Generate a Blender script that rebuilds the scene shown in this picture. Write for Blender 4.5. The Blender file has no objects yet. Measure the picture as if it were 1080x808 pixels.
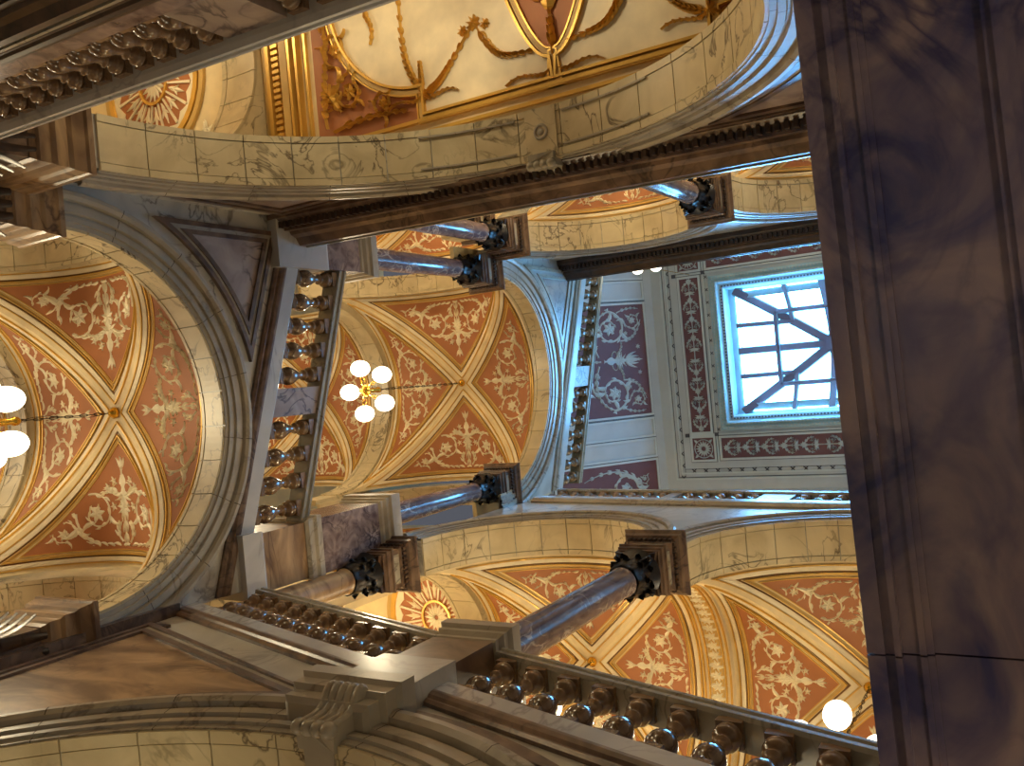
import bpy, bmesh, math, random
from mathutils import Vector, Matrix
from mathutils.geometry import tessellate_polygon
random.seed(4)
S = bpy.context.scene
COL = S.collection
PI = math.pi
sin, cos, sqrt, asin, atan2 = math.sin, math.cos, math.sqrt, math.asin, math.atan2
ZO = 1.6                      # eye height: all z below are heights above the eye, lifted by ZO when built

# ------------------------------------------------------------------ camera, world, exposure
cd = bpy.data.cameras.new('camera'); cam = bpy.data.objects.new('camera', cd); COL.objects.link(cam); S.camera = cam
cd.sensor_width = 36; cd.sensor_fit = 'HORIZONTAL'; cd.lens = 31.336; cd.clip_start = .05; cd.clip_end = 200
_r = Vector((0.088391, -0.856292, 0.508873)); _u = Vector((-0.996086, -0.075625, 0.045764)); _b = Vector((-0.000703, -0.510926, -0.859624))
cam.matrix_world = Matrix(((_r.x, _u.x, _b.x, 0), (_r.y, _u.y, _b.y, 0), (_r.z, _u.z, _b.z, ZO), (0, 0, 0, 1)))
S.view_settings.view_transform = 'Standard'; S.view_settings.look = 'None'
S.view_settings.exposure = 0.18; S.view_settings.gamma = 1; S.view_settings.use_curve_mapping = False
S.cycles.use_denoising = True; S.cycles.max_bounces = 6; S.cycles.diffuse_bounces = 4; S.cycles.glossy_bounces = 3
S.cycles.sample_clamp_indirect = 6; S.cycles.use_adaptive_sampling = True
W = bpy.data.worlds.new('world'); S.world = W; W.use_nodes = True
W.node_tree.nodes['Background'].inputs[0].default_value = (.80, .84, 1, 1)
W.node_tree.nodes['Background'].inputs[1].default_value = .10
SKY_COL = (.15, .52, 1); SKY_STR = 38
WARM = (1, .85, .55)
LAMP_W = 86

# ------------------------------------------------------------------ materials
def newmat(name):
    m = bpy.data.materials.new(name); m.use_nodes = True
    nt = m.node_tree; b = nt.nodes['Principled BSDF']
    return m, nt, b
def lin(c):
    return tuple(((x/255)/12.92 if x <= 10 else ((x/255+.055)/1.055)**2.4) for x in c) + (1,)
def plain(name, c, rough=.5, metal=0, bump=0, spec=.5, var=.12):
    m, nt, b = newmat(name)
    b.inputs['Roughness'].default_value = rough; b.inputs['Metallic'].default_value = metal
    b.inputs['Specular IOR Level'].default_value = spec
    tc = nt.nodes.new('ShaderNodeTexCoord'); n = nt.nodes.new('ShaderNodeTexNoise'); n.inputs['Scale'].default_value = 3.1; n.inputs['Detail'].default_value = 6
    nt.links.new(tc.outputs['Object'], n.inputs['Vector'])
    r = nt.nodes.new('ShaderNodeValToRGB'); e = r.color_ramp.elements
    c = lin(c); e[0].position = .3; e[1].position = .7
    e[0].color = tuple(x*(1-var) for x in c[:3]) + (1,); e[1].color = tuple(min(1, x*(1+var)) for x in c[:3]) + (1,)
    nt.links.new(n.outputs['Fac'], r.inputs['Fac']); nt.links.new(r.outputs['Color'], b.inputs['Base Color'])
    if bump:
        n2 = nt.nodes.new('ShaderNodeTexNoise'); n2.inputs['Scale'].default_value = 24; nt.links.new(tc.outputs['Object'], n2.inputs['Vector'])
        bp = nt.nodes.new('ShaderNodeBump'); bp.inputs['Strength'].default_value = bump; bp.inputs['Distance'].default_value = .01
        nt.links.new(n2.outputs['Fac'], bp.inputs['Height']); nt.links.new(bp.outputs['Normal'], b.inputs['Normal'])
    return m
def marble(name, c0, c1, vein, scale=1.2, vw=.03, vstr=.8, rough=.25, stretch=(1, 1, 1), contrast=.25, spec=.5, dist=1.4):
    """cloudy body between c0 and c1 with thin branching veins"""
    m, nt, b = newmat(name); L = nt.links.new; N = nt.nodes.new
    b.inputs['Roughness'].default_value = rough; b.inputs['Specular IOR Level'].default_value = spec
    tc = N('ShaderNodeTexCoord'); mp = N('ShaderNodeMapping'); mp.inputs['Scale'].default_value = stretch
    L(tc.outputs['Object'], mp.inputs['Vector'])
    n = N('ShaderNodeTexNoise'); n.inputs['Scale'].default_value = scale; n.inputs['Detail'].default_value = 7; n.inputs['Distortion'].default_value = dist
    L(mp.outputs[0], n.inputs['Vector'])
    r = N('ShaderNodeValToRGB'); e = r.color_ramp.elements; e[0].position = .5-contrast; e[1].position = .5+contrast
    e[0].color = lin(c0); e[1].color = lin(c1); L(n.outputs['Fac'], r.inputs['Fac'])
    v = N('ShaderNodeTexNoise'); v.inputs['Scale'].default_value = scale*.9; v.inputs['Detail'].default_value = 8; v.inputs['Distortion'].default_value = dist*1.3
    mp2 = N('ShaderNodeMapping'); mp2.inputs['Location'].default_value = (7, 3, 5); mp2.inputs['Scale'].default_value = stretch
    L(tc.outputs['Object'], mp2.inputs['Vector']); L(mp2.outputs[0], v.inputs['Vector'])
    s = N('ShaderNodeMath'); s.operation = 'SUBTRACT'; s.inputs[1].default_value = .5; L(v.outputs['Fac'], s.inputs[0])
    a = N('ShaderNodeMath'); a.operation = 'ABSOLUTE'; L(s.outputs[0], a.inputs[0])
    d = N('ShaderNodeMapRange'); d.inputs['From Min'].default_value = 0; d.inputs['From Max'].default_value = vw
    d.inputs['To Min'].default_value = vstr; d.inputs['To Max'].default_value = 0; L(a.outputs[0], d.inputs['Value'])
    k = N('ShaderNodeTexNoise'); k.inputs['Scale'].default_value = scale*.6; L(mp2.outputs[0], k.inputs['Vector'])
    kr = N('ShaderNodeMapRange'); kr.inputs['From Min'].default_value = .4; kr.inputs['From Max'].default_value = .62; L(k.outputs['Fac'], kr.inputs['Value'])
    mu = N('ShaderNodeMath'); mu.operation = 'MULTIPLY'; L(d.outputs[0], mu.inputs[0]); L(kr.outputs[0], mu.inputs[1])
    mx = N('ShaderNodeMix'); mx.data_type = 'RGBA'; L(mu.outputs[0], mx.inputs[0]); L(r.outputs['Color'], mx.inputs[6]); mx.inputs[7].default_value = lin(vein)
    L(mx.outputs[2], b.inputs['Base Color'])
    return m
def emis(name, c, s):
    m, nt, b = newmat(name)
    b.inputs['Base Color'].default_value = (*c, 1); b.inputs['Emission Color'].default_value = (*c, 1); b.inputs['Emission Strength'].default_value = s
    return m
M = {
 'white': marble('pale_veined_marble', (164, 160, 152), (206, 200, 188), (92, 80, 74), 1.3, .03, .85, .3),
 'cream': marble('cream_veined_marble', (188, 170, 132), (222, 206, 168), (84, 64, 42), 1.7, .022, .95, .35),
 'greywhite': marble('grey_plinth_marble', (170, 166, 160), (200, 196, 190), (110, 104, 104), .9, .02, .5, .25),
 'mould': marble('moulding_marble', (150, 140, 124), (184, 174, 156), (84, 70, 58), 1.6, .03, .6, .3),
 'brown': marble('brown_streaked_marble', (72, 54, 46), (134, 108, 88), (36, 24, 24), 2.2, .05, .7, .28, (1, 1, 1), .18),
 'tan': marble('tan_streaked_marble', (116, 88, 64), (186, 154, 116), (66, 42, 38), 1.9, .03, .8, .3, (.5, .55, 1.5), .13),
 'purple': marble('purple_veined_marble', (86, 66, 66), (158, 136, 128), (40, 26, 34), 4.5, .06, .9, .22, (1, 1, 1), .16),
 'panel': marble('mauve_panel_marble', (130, 110, 104), (184, 166, 152), (64, 48, 54), 2.2, .045, .9, .3),
 'soffit': marble('dark_polished_marble', (76, 72, 118), (166, 144, 146), (24, 28, 90), 1.8, .09, .95, .15, (1, 1, 1), .2, .6, 2.2),
 'shaft': marble('plum_grey_column_marble', (78, 66, 78), (136, 120, 124), (204, 194, 186), 5.0, .05, .85, .12, (1, 1, .6), .22, .7),
 'dark': marble('dark_brown_carved_marble', (44, 32, 28), (88, 66, 52), (20, 14, 14), 3, .04, .6, .3),
 'capital': plain('dark_bronze_capital', (40, 37, 38), .38, .5, .2),
 'rail': marble('handrail_marble', (138, 130, 114), (178, 168, 148), (88, 76, 62), 1.8, .03, .7, .22),
 'baluster': marble('amber_baluster_marble', (100, 76, 56), (152, 122, 92), (64, 44, 36), 5, .05, .7, .18, (1, 1, 1), .2, .7),
 'plaster': plain('cream_painted_plaster', (236, 214, 168), .5, 0, 0),
 'plaster2': plain('ivory_painted_plaster', (240, 224, 190), .5),
 'ochre': plain('ochre_painted_plaster', (206, 168, 96), .5),
 'terra': plain('terracotta_painted_plaster', (176, 112, 68), .6, var=.06),
 'gold': plain('gilded_moulding', (222, 176, 84), .34, .45, .1),
 'bronze': plain('dark_gilt_line', (120, 82, 34), .4, .4),
 'ornam': plain('ivory_painted_scrollwork', (240, 228, 196), .5, 0, .1),
 'grey': plain('grey_painted_ceiling', (196, 196, 196), .6, var=.05),
 'greyl': plain('pale_grey_painted_moulding', (206, 208, 206), .55, var=.05),
 'greyd': plain('dark_grey_stencil', (84, 80, 88), .6),
 'maroon': plain('maroon_painted_panel', (118, 76, 80), .6, var=.08),
 'lace': plain('pale_painted_arabesque', (196, 200, 198), .5),
 'barf': plain('blue_grey_glazing_frame', (112, 128, 128), .5),
 'frame': plain('pale_blue_painted_frame', (172, 196, 202), .5),
 'bar': plain('violet_grey_glazing_bar', (104, 74, 76), .6),
 'joint': plain('dark_marble_joint', (74, 62, 50), .7),
 'brass': plain('polished_brass', (232, 184, 74), .2, 1),
 'iron': plain('dark_chain_metal', (66, 54, 40), .4, .8),
 'sky': emis('daylit_skylight_glass', SKY_COL, SKY_STR),
 'globe': emis('lit_glass_globe', (1, .88, .66), 4.5),
 'floor': marble('stone_floor', (150, 140, 120), (180, 168, 150), (100, 90, 80), .8, .02, .6, .3),
}

# ------------------------------------------------------------------ mesh builder
class MB:
    def __init__(s): s.v = []; s.f = []; s.sm = []
    def add(s, vs, fs, smooth=False):
        n = len(s.v); s.v += [tuple(p) for p in vs]; s.f += [tuple(i+n for i in f) for f in fs]; s.sm += [smooth]*len(fs)
    def grid(s, rows, closed_u=False, closed_v=False, smooth=False):
        nu = len(rows); nv = len(rows[0]); vs = [p for r in rows for p in r]; fs = []
        for i in range(nu if closed_u else nu-1):
            for j in range(nv if closed_v else nv-1):
                a = i*nv+j; b = i*nv+(j+1) % nv; c = ((i+1) % nu)*nv+(j+1) % nv; d = ((i+1) % nu)*nv+j
                fs.append((a, b, c, d))
        s.add(vs, fs, smooth)
    def box(s, x0, x1, y0, y1, z0, z1):
        v = [(x, y, z) for x in (x0, x1) for y in (y0, y1) for z in (z0, z1)]
        s.add(v, [(0, 1, 3, 2), (4, 6, 7, 5), (0, 4, 5, 1), (2, 3, 7, 6), (0, 2, 6, 4), (1, 5, 7, 3)])
    def build(s, name, mat, parent=None, base=None, lift=True):
        me = bpy.data.meshes.new(name)
        if base is None: base = (0, 0, 0)
        z = ZO if lift else 0
        me.from_pydata([(p[0]-base[0], p[1]-base[1], p[2]-base[2]) for p in s.v], [], s.f); me.update()
        me.polygons.foreach_set('use_smooth', s.sm)
        bm = bmesh.new(); bm.from_mesh(me); bmesh.ops.recalc_face_normals(bm, faces=bm.faces); bm.to_mesh(me); bm.free()
        me.materials.append(mat)
        o = bpy.data.objects.new(name, me); COL.objects.link(o)
        if parent is not None: o.parent = parent
        else: o.location = (base[0], base[1], base[2]+z)
        return o
def tag(o, label=None, cat=None, group=None, kind=None):
    if label: o['label'] = label
    if cat: o['category'] = cat
    if group: o['group'] = group
    if kind: o['kind'] = kind
    return o
def empty(name, loc=(0, 0, 0), rz=0):
    o = bpy.data.objects.new(name, None); COL.objects.link(o); o.empty_display_size = .2
    o.location = (loc[0], loc[1], loc[2]+ZO); o.rotation_euler = (0, 0, rz); return o
def kids(o): return [c for c in COL.objects if c.parent == o]
def copy_tree(o, loc=None, rz=None, parent=None, top=True):
    c = o.copy(); COL.objects.link(c)
    if parent is not None: c.parent = parent
    if top:
        if loc is not None: c.location = (loc[0], loc[1], loc[2]+ZO)
        if rz is not None: c.rotation_euler = (0, 0, rz)
    for ch in kids(o): copy_tree(ch, parent=c, top=False)
    return c
def lathe(mb, prof, n=20, cx=0, cy=0, smooth=True):
    mb.grid([[(cx+r*cos(2*PI*k/n), cy+r*sin(2*PI*k/n), z) for k in range(n)] for r, z in prof], closed_v=True, smooth=smooth)
def sqstack(mb, prof, cx=0, cy=0, ax=1, ay=1):
    """square mouldings: prof = [(half, z)...]; closed top and bottom"""
    rows = [[(cx+sx*h*ax, cy+sy*h*ay, z) for sx, sy in ((-1, -1), (1, -1), (1, 1), (-1, 1))] for h, z in prof]
    mb.grid(rows, closed_v=True); n = len(mb.v)
    mb.f.append((n-4, n-3, n-2, n-1)); mb.sm.append(False); k = n-4*len(rows); mb.f.append((k+3, k+2, k+1, k)); mb.sm.append(False)
def tube(mb, pts, r, n=8, smooth=True):
    rows = []; pts = [Vector(p) for p in pts]
    for i, p in enumerate(pts):
        t = (pts[min(i+1, len(pts)-1)]-pts[max(i-1, 0)]).normalized()
        a = t.orthogonal().normalized() if i == 0 else (a-t*a.dot(t)).normalized()
        b = t.cross(a); rr = r[i] if isinstance(r, (list, tuple)) else r
        rows.append([tuple(p+a*rr*cos(2*PI*k/n)+b*rr*sin(2*PI*k/n)) for k in range(n)])
    mb.grid(rows, closed_v=True, smooth=smooth)
def torus(mb, c, R, r, n=16, m=6):
    mb.grid([[(c[0]+(R+r*cos(2*PI*j/m))*cos(2*PI*i/n), c[1]+(R+r*cos(2*PI*j/m))*sin(2*PI*i/n), c[2]+r*sin(2*PI*j/m)) for j in range(m)] for i in range(n)], True, True, True)
def ball(mb, c, rx, ry, rz, n=14, m=10):
    mb.grid([[(c[0]+rx*sin(PI*i/m)*cos(2*PI*j/n), c[1]+ry*sin(PI*i/m)*sin(2*PI*j/n), c[2]-rz*cos(PI*i/m)) for j in range(n)] for i in range(m+1)], False, True, True)

# wall frames: (a along, o out into the well, z)
XE, XW, YN = 2.1, -2.3, 8.0
FN = lambda a, o, z: (a, YN-o, z)
FE = lambda a, o, z: (XE-o, a, z)
FW = lambda a, o, z: (XW+o, a, z)
FW2 = lambda a, o, z: (-2.4+o, a, z)

def strip_wall(mb, F, samples, t):
    """samples (a, lo, hi); front at o=0 and back at o=-t"""
    rows = [[F(a, 0, hi), F(a, 0, lo), F(a, -t, lo), F(a, -t, hi)] for a, lo, hi in samples]
    mb.grid(rows, closed_v=True); n = len(mb.v); k = n-4*len(rows)
    mb.f += [(n-4, n-3, n-2, n-1), (k+3, k+2, k+1, k)]; mb.sm += [False]*2
def arch_pts(ac, zc, R, H=None, sh=0, n=40):
    H = H or R
    return [(ac-R*cos(PI*i/n), zc+H*sin(PI*i/n)-sh*R*cos(PI*i/n)) for i in range(n+1)]
def archwall(mb, F, a0, a1, arches, zlow, top, t):
    s = []; a = a0; s.append((a0, zlow, top(a0)))
    for ac, zc, R, sh in arches:
        s.append((ac-R, zlow, top(ac-R)))
        for (pa, pz) in arch_pts(ac, zc, R, None, sh): s.append((pa, pz, top(pa)))
        s.append((ac+R, zlow, top(ac+R)))
    s.append((a1, zlow, top(a1))); strip_wall(mb, F, s, t)
def archsweep(mb, F, ac, zc, R, prof, sh=0, n=48, t0=0, t1=1):
    """prof (radial, out) closed loop swept round the arch"""
    rows = []
    for i in range(n+1):
        th = PI*(t0+(t1-t0)*i/n)
        rows.append([F(ac-(R+r)*cos(th), o, zc+(R+r)*sin(th)-sh*(R+r)*cos(th)) for r, o in prof])
    mb.grid(rows, closed_v=True)
ARCHIVOLT = [(0, -.02), (0, .03), (.05, .03), (.055, .05), (.11, .05), (.12, .035), (.14, .035), (.15, .065), (.23, .065), (.235, .045), (.26, .045), (.27, .09), (.31, .11), (.35, .11), (.36, .07), (.38, .05), (.38, -.02)]
def archivolt(F, ac, zc, R, sh, parent, mat, k=1.0, name='archivolt'):
    mb = MB(); archsweep(mb, F, ac, zc, R, [(r*k, o*k) for r, o in ARCHIVOLT], sh); o_ = mb.build(name, mat, parent)
    jm = MB(); nj = max(9, int(R*4.2))
    for i in range(1, nj):
        t = i/nj; archsweep(jm, F, ac, zc, R, [(r*k+(.002 if r > 0 else -.002), o*k+.002) for r, o in ARCHIVOLT], sh, 1, t-.0011/R, t+.0011/R)
    jm.build('joint_lines', M['joint'], o_); return o_
def voussoirs(F, ac, zc, R, sh, o0, o1, parent, mat, n=13, name='arch_soffit'):
    """thin cream slabs lining the underside of an arch, with open joints"""
    mb = MB(); w = o1-o0
    for i in range(n):
        for (p, q, dep) in ((.0, .13, .03), (.145, .855, .022), (.87, 1, .03)):
            k = 6; g = .006/R; rows = []
            for j in range(k+1):
                th = PI*(i+j/k)/n; th = min(max(th, PI*i/n+g), PI*(i+1)/n-g)
                rows.append([F(ac-r*cos(th), o, zc+r*sin(th)-sh*r*cos(th)) for r, o in ((R+.01, o0+w*p), (R-dep, o0+w*p), (R-dep, o0+w*q), (R+.01, o0+w*q))])
            mb.grid(rows, closed_v=True); m = len(mb.v); b = m-4*len(rows); mb.f += [(m-4, m-3, m-2, m-1), (b+3, b+2, b+1, b)]; mb.sm += [False]*2
    o = mb.build(name, mat, parent); return o
def run(mb, F, a0, a1, zf, prof, n=1):
    rows = []
    for i in range(n+1):
        a = a0+(a1-a0)*i/n; rows.append([F(a, o, zf(a)+u) for o, u in prof])
    mb.grid(rows, closed_v=True); m = len(prof); e = len(mb.v); b = e-m*len(rows)
    mb.f += [tuple(range(e-m, e)), tuple(range(b+m-1, b-1, -1))]; mb.sm += [False]*2
def inset(poly, d):
    """inset a closed 2D polygon (counter-clockwise) by d"""
    n = len(poly); out = []
    for i in range(n):
        p0 = Vector(poly[i-1]); p = Vector(poly[i]); p1 = Vector(poly[(i+1) % n])
        e0 = (p-p0).normalized(); e1 = (p1-p).normalized()
        n0 = Vector((-e0.y, e0.x)); n1 = Vector((-e1.y, e1.x)); b = n0+n1
        if b.length < 1e-6: b = n0
        b.normalize(); k = d/max(.3, b.dot(n0)); out.append(tuple(p+b*k))
    return out
def ccw(poly):
    A = sum(poly[i-1][0]*poly[i][1]-poly[i][0]*poly[i-1][1] for i in range(len(poly)))
    return poly if A > 0 else poly[::-1]
def ring(mb, F, outer, inner, o0, o1):
    n = len(outer); rows = [[F(outer[i][0], o0, outer[i][1]), F(outer[i][0], o1, outer[i][1]), F(inner[i][0], o1, inner[i][1]), F(inner[i][0], o0, inner[i][1])] for i in range(n)]
    mb.grid(rows, closed_u=True, closed_v=True)
def plate(mb, F, poly, o0, o1):
    n = len(poly); tris = tessellate_polygon([[Vector((p[0], p[1], 0)) for p in poly]])
    mb.add([F(p[0], o1, p[1]) for p in poly]+[F(p[0], o0, p[1]) for p in poly],
           [tuple(t) for t in tris]+[tuple(i+n for i in t) for t in tris]+[(i, (i+1) % n, (i+1) % n+n, i+n) for i in range(n)])
def spandrel(F, ac, zc, r, av, top, parent, pm='panel', fm='dark', lm='mould', w=1.0, sh=0, low=None):
    """sunk panel between an arch (radius r), the line a=av and the raking line top(a), with a stepped frame"""
    sg = 1 if av > ac else -1
    def P(d):
        R = r+d; A = av-sg*d; T = lambda a: top(a)-d*1.05
        if low is not None: A = av-sg*d
        z = lambda a: zc+sqrt(max(0, R*R-(a-ac)**2))+sh*(a-ac)
        am = ac+sg*.05; n = 400; tip = None
        for k in range(n+1):
            a = am+(A-am)*k/n
            if z(a) <= T(a)-.004: tip = a; break
        if tip is None: tip = am
        pts = [(A, T(A))]
        pts += [(tip+(A-tip)*((k/24)**1), z(tip+(A-tip)*((k/24)**1))) for k in range(25)]
        return pts
    ds = [x*w for x in (0, .07, .13, .20)]; L = [P(d) for d in ds]
    for k, (o1, mt, nm) in enumerate(((.05, fm, 'panel_frame'), (.03, lm, 'panel_fillet'), (.045, fm, 'panel_bead'))):
        m = MB(); ring(m, F, L[k], L[k+1], -.02, o1); m.build(nm, M[mt], parent)
    m = MB(); plate(m, F, L[3], -.02, .02); m.build('spandrel_panel', M[pm], parent)

# ------------------------------------------------------------------ 2D ornament -> ribbons on any surface
def spiral(c, R, turns, a0, hand, n=46, inner=.12):
    return [(c[0]+R*(1-(1-inner)*(i/n))*cos(a0+hand*2*PI*turns*i/n), c[1]+R*(1-(1-inner)*(i/n))*sin(a0+hand*2*PI*turns*i/n)) for i in range(n+1)]
def bez(p0, p1, p2, p3, n=16):
    return [tuple((1-t)**3*a+3*(1-t)**2*t*b+3*(1-t)*t*t*c+t**3*d for a, b, c, d in zip(p0, p1, p2, p3)) for t in [i/n for i in range(n+1)]]
class Orn:
    def __init__(s, P, ok=lambda u, v: True, h=.012): s.mb = MB(); s.P = P; s.ok = ok; s.h = h
    def ribbon(s, pts, w0, w1=None):
        w1 = w0 if w1 is None else w1; n = len(pts); L = []; R = []
        for i, p in enumerate(pts):
            a = pts[max(0, i-1)]; b = pts[min(n-1, i+1)]; dx, dy = b[0]-a[0], b[1]-a[1]; l = sqrt(dx*dx+dy*dy) or 1
            w = (w0+(w1-w0)*i/(n-1))/2; L.append((p[0]-dy/l*w, p[1]+dx/l*w)); R.append((p[0]+dy/l*w, p[1]-dx/l*w))
        for i in range(n-1):
            q = [L[i], L[i+1], R[i+1], R[i]]
            if all(s.ok(*p) for p in q): s._q(q, (pts[i], pts[i+1]))
    def _q(s, q, mid):
        m0 = s.P(*mid[0], s.h*1.8); m1 = s.P(*mid[1], s.h*1.8); a, b, c, d = [s.P(*p, s.h*.3) for p in q]
        s.mb.add([a, b, c, d, m0, m1], [(0, 1, 5, 4), (4, 5, 2, 3)])
    def leaf(s, p, ang, L, w, curl=0):
        pts = []
        for i in range(6):
            t = i/5; a = ang+curl*t; pts.append((p[0]+L*t*cos(a), p[1]+L*t*sin(a)))
        prof = (.25, .85, 1, .8, .45, .05); n = 6; Lf = []; Rf = []
        for i, q in enumerate(pts):
            a = pts[max(0, i-1)]; b = pts[min(n-1, i+1)]; dx, dy = b[0]-a[0], b[1]-a[1]; l = sqrt(dx*dx+dy*dy) or 1; ww = w*prof[i]/2
            Lf.append((q[0]-dy/l*ww, q[1]+dx/l*ww)); Rf.append((q[0]+dy/l*ww, q[1]-dx/l*ww))
        for i in range(n-1):
            q = [Lf[i], Lf[i+1], Rf[i+1], Rf[i]]
            if all(s.ok(*z) for z in q): s._q(q, (pts[i], pts[i+1]))
    def leafy(s, pts, w0, w1, step=4, L=.09, lw=.035, start=2, both=True):
        s.ribbon(pts, w0, w1); n = len(pts); k = 0
        for i in range(start, n-1, step):
            a = pts[i-1]; b = pts[min(n-1, i+1)]; an = atan2(b[1]-a[1], b[0]-a[0]); f = 1-.55*i/n
            for sd in ((1, -1) if both else ((1,) if k % 2 else (-1,))):
                s.leaf(pts[i], an+sd*.75, L*f, lw*f, -sd*.5)
            k += 1
    def flower(s, c, r, n=6):
        for i in range(n): s.leaf(c, 2*PI*i/n+.3, r, r*.6)
    def scroll(s, c, R, a0, hand, turns=1.35):
        sp = spiral(c, R, turns, a0, hand, 46, .2); s.leafy(sp, R*.14, R*.06, 3, R*.42, R*.2, both=False); s.flower(c, R*.42, 6)
        for k in (9, 20, 30): s.leaf(sp[k], atan2(sp[k+1][1]-sp[k-1][1], sp[k+1][0]-sp[k-1][0])-hand*.5, R*.62, R*.26, -hand*.8)
        s.leaf(sp[0], a0-hand*.6, R*.9, R*.34, hand*.6)
    def vase(s, c, ang, k):
        """urn of height k pointing along ang"""
        prof = ((0, .22), (.06, .1), (.16, .08), (.24, .26), (.4, .42), (.52, .46), (.58, .3), (.66, .22), (.8, .3), (.86, .5), (.92, .5))
        ca, sa = cos(ang), sin(ang)
        T = lambda t, w: (c[0]+k*(t*ca-w*sa), c[1]+k*(t*sa+w*ca))
        for i in range(len(prof)-1):
            q = [T(prof[i][0], prof[i][1]/2), T(prof[i+1][0], prof[i+1][1]/2), T(prof[i+1][0], -prof[i+1][1]/2), T(prof[i][0], -prof[i][1]/2)]
            if all(s.ok(*z) for z in q): s._q(q, (T(prof[i][0], 0), T(prof[i+1][0], 0)))
        for sd in (1, -1):
            s.ribbon(bez(T(.5, sd*.25), T(.55, sd*.6), T(.85, sd*.6), T(.82, sd*.28), 8), k*.07, k*.04)
            for j, a in enumerate((.25, .7, 1.2)): s.leaf(T(.92, sd*.05*j), ang+sd*a, k*(.55-.08*j), k*.14, sd*.4)
        s.leaf(T(.92, 0), ang, k*.7, k*.2)
    def build(s, name, mat, parent): return s.mb.build(name, mat, parent)
def tri_design(o, u0, u1, wid):
    """arabesque filling a vault cell: apex at u0, broad at u1, half width wid(u)"""
    L = u1-u0; W1 = wid(u1-.15*L)
    o.vase((u0+.25*L, 0), 0, L*.26)
    for a in (PI, PI-.5, PI+.5): o.leaf((u0+.25*L, 0), a, L*.12, L*.05)
    stem = [(u0+.5*L+L*.46*i/8, 0) for i in range(9)]; o.leafy(stem, .022*L, .02*L, 2, L*.15, L*.05)
    o.flower((u0+.62*L, 0), .09*L, 8)
    for sd in (1, -1):
        c1 = (u0+.66*L, sd*W1*.40); R1 = min(.23*L, W1*.29)
        B = bez((u0+.95*L, 0), (u0+1.0*L, sd*W1*.25), (u0+.97*L, sd*W1*.55), (c1[0]+R1*.5, c1[1]+sd*R1*.87), 16)
        o.leafy(B, .035*L, .03*L, 2, L*.12, L*.045)
        o.scroll(c1, R1, sd*PI/3, sd, 1.4)
        c2 = (u0+.84*L, sd*W1*.80); R2 = R1*.62
        o.scroll(c2, R2, -sd*PI/2, -sd, 1.2)
        o.leafy(bez((u0+.5*L, sd*.03*L), (u0+.45*L, sd*.12*L), (u0+.42*L, sd*.2*L), (u0+.5*L, sd*.30*L), 10), .03*L, .02*L, 2, L*.10, L*.045)
        o.leafy(bez((c2[0], c2[1]+sd*R2), (c2[0]+.02*L, c2[1]+sd*.25*L), (u0+.95*L, c2[1]+sd*.3*L), (u0+.9*L, c2[1]+sd*.55*L), 14), .04*L, .02*L, 2, L*.14, L*.055)
        o.leafy(bez((u0+.93*L, sd*.05*L), (u0+.85*L, sd*.14*L), (u0+.8*L, sd*.1*L), (u0+.74*L, sd*.07*L), 8), .03*L, .02*L, 2, L*.09, L*.045)
        o.leafy(bez((c1[0]-R1*.9, c1[1]), (c1[0]-R1*1.4, c1[1]+sd*R1*.3), (c1[0]-R1*1.2, c1[1]+sd*R1*.9), (c1[0]-R1*.6, c1[1]+sd*R1*1.2), 8), .03*L, .015*L, 2, L*.09, L*.04)
        for q in ((.60, .14), (.36, .12), (.42, .2)): o.flower((u0+q[0]*L, sd*q[1]*L), L*.045, 5)
def strip_design(o, a0, a1, hw):
    """long frieze: candelabrum with symmetrical foliage between a0 and a1, half width hw"""
    n = max(1, round((a1-a0)/(hw*2.3))); st = (a1-a0)/n
    o.ribbon([(a0+(a1-a0)*j/40, 0) for j in range(41)], hw*.12)
    for i in range(n):
        c = a0+st*(i+.5); dr = 1 if c < (a0+a1)/2 else -1
        o.flower((c-dr*st*.42, 0), hw*.42, 8)
        for sd in (1, -1):
            o.scroll((c, sd*hw*.48), hw*.30, PI/2*sd+PI*(dr < 0), sd*dr, 1.1)
            o.leafy(bez((c-dr*st*.45, 0), (c-dr*st*.3, sd*hw*.5), (c-dr*st*.2, sd*hw*.95), (c+dr*st*.1, sd*hw*.84), 8), hw*.16, hw*.08, 2, hw*.42, hw*.2)
            for q in (.5, .95): o.leaf((c+dr*st*.12, 0), (0 if dr > 0 else PI)+sd*q, hw*.75, hw*.24, sd*.5)
        o.leaf((c+dr*st*.1, 0), 0 if dr > 0 else PI, hw*.7, hw*.26)

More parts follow.
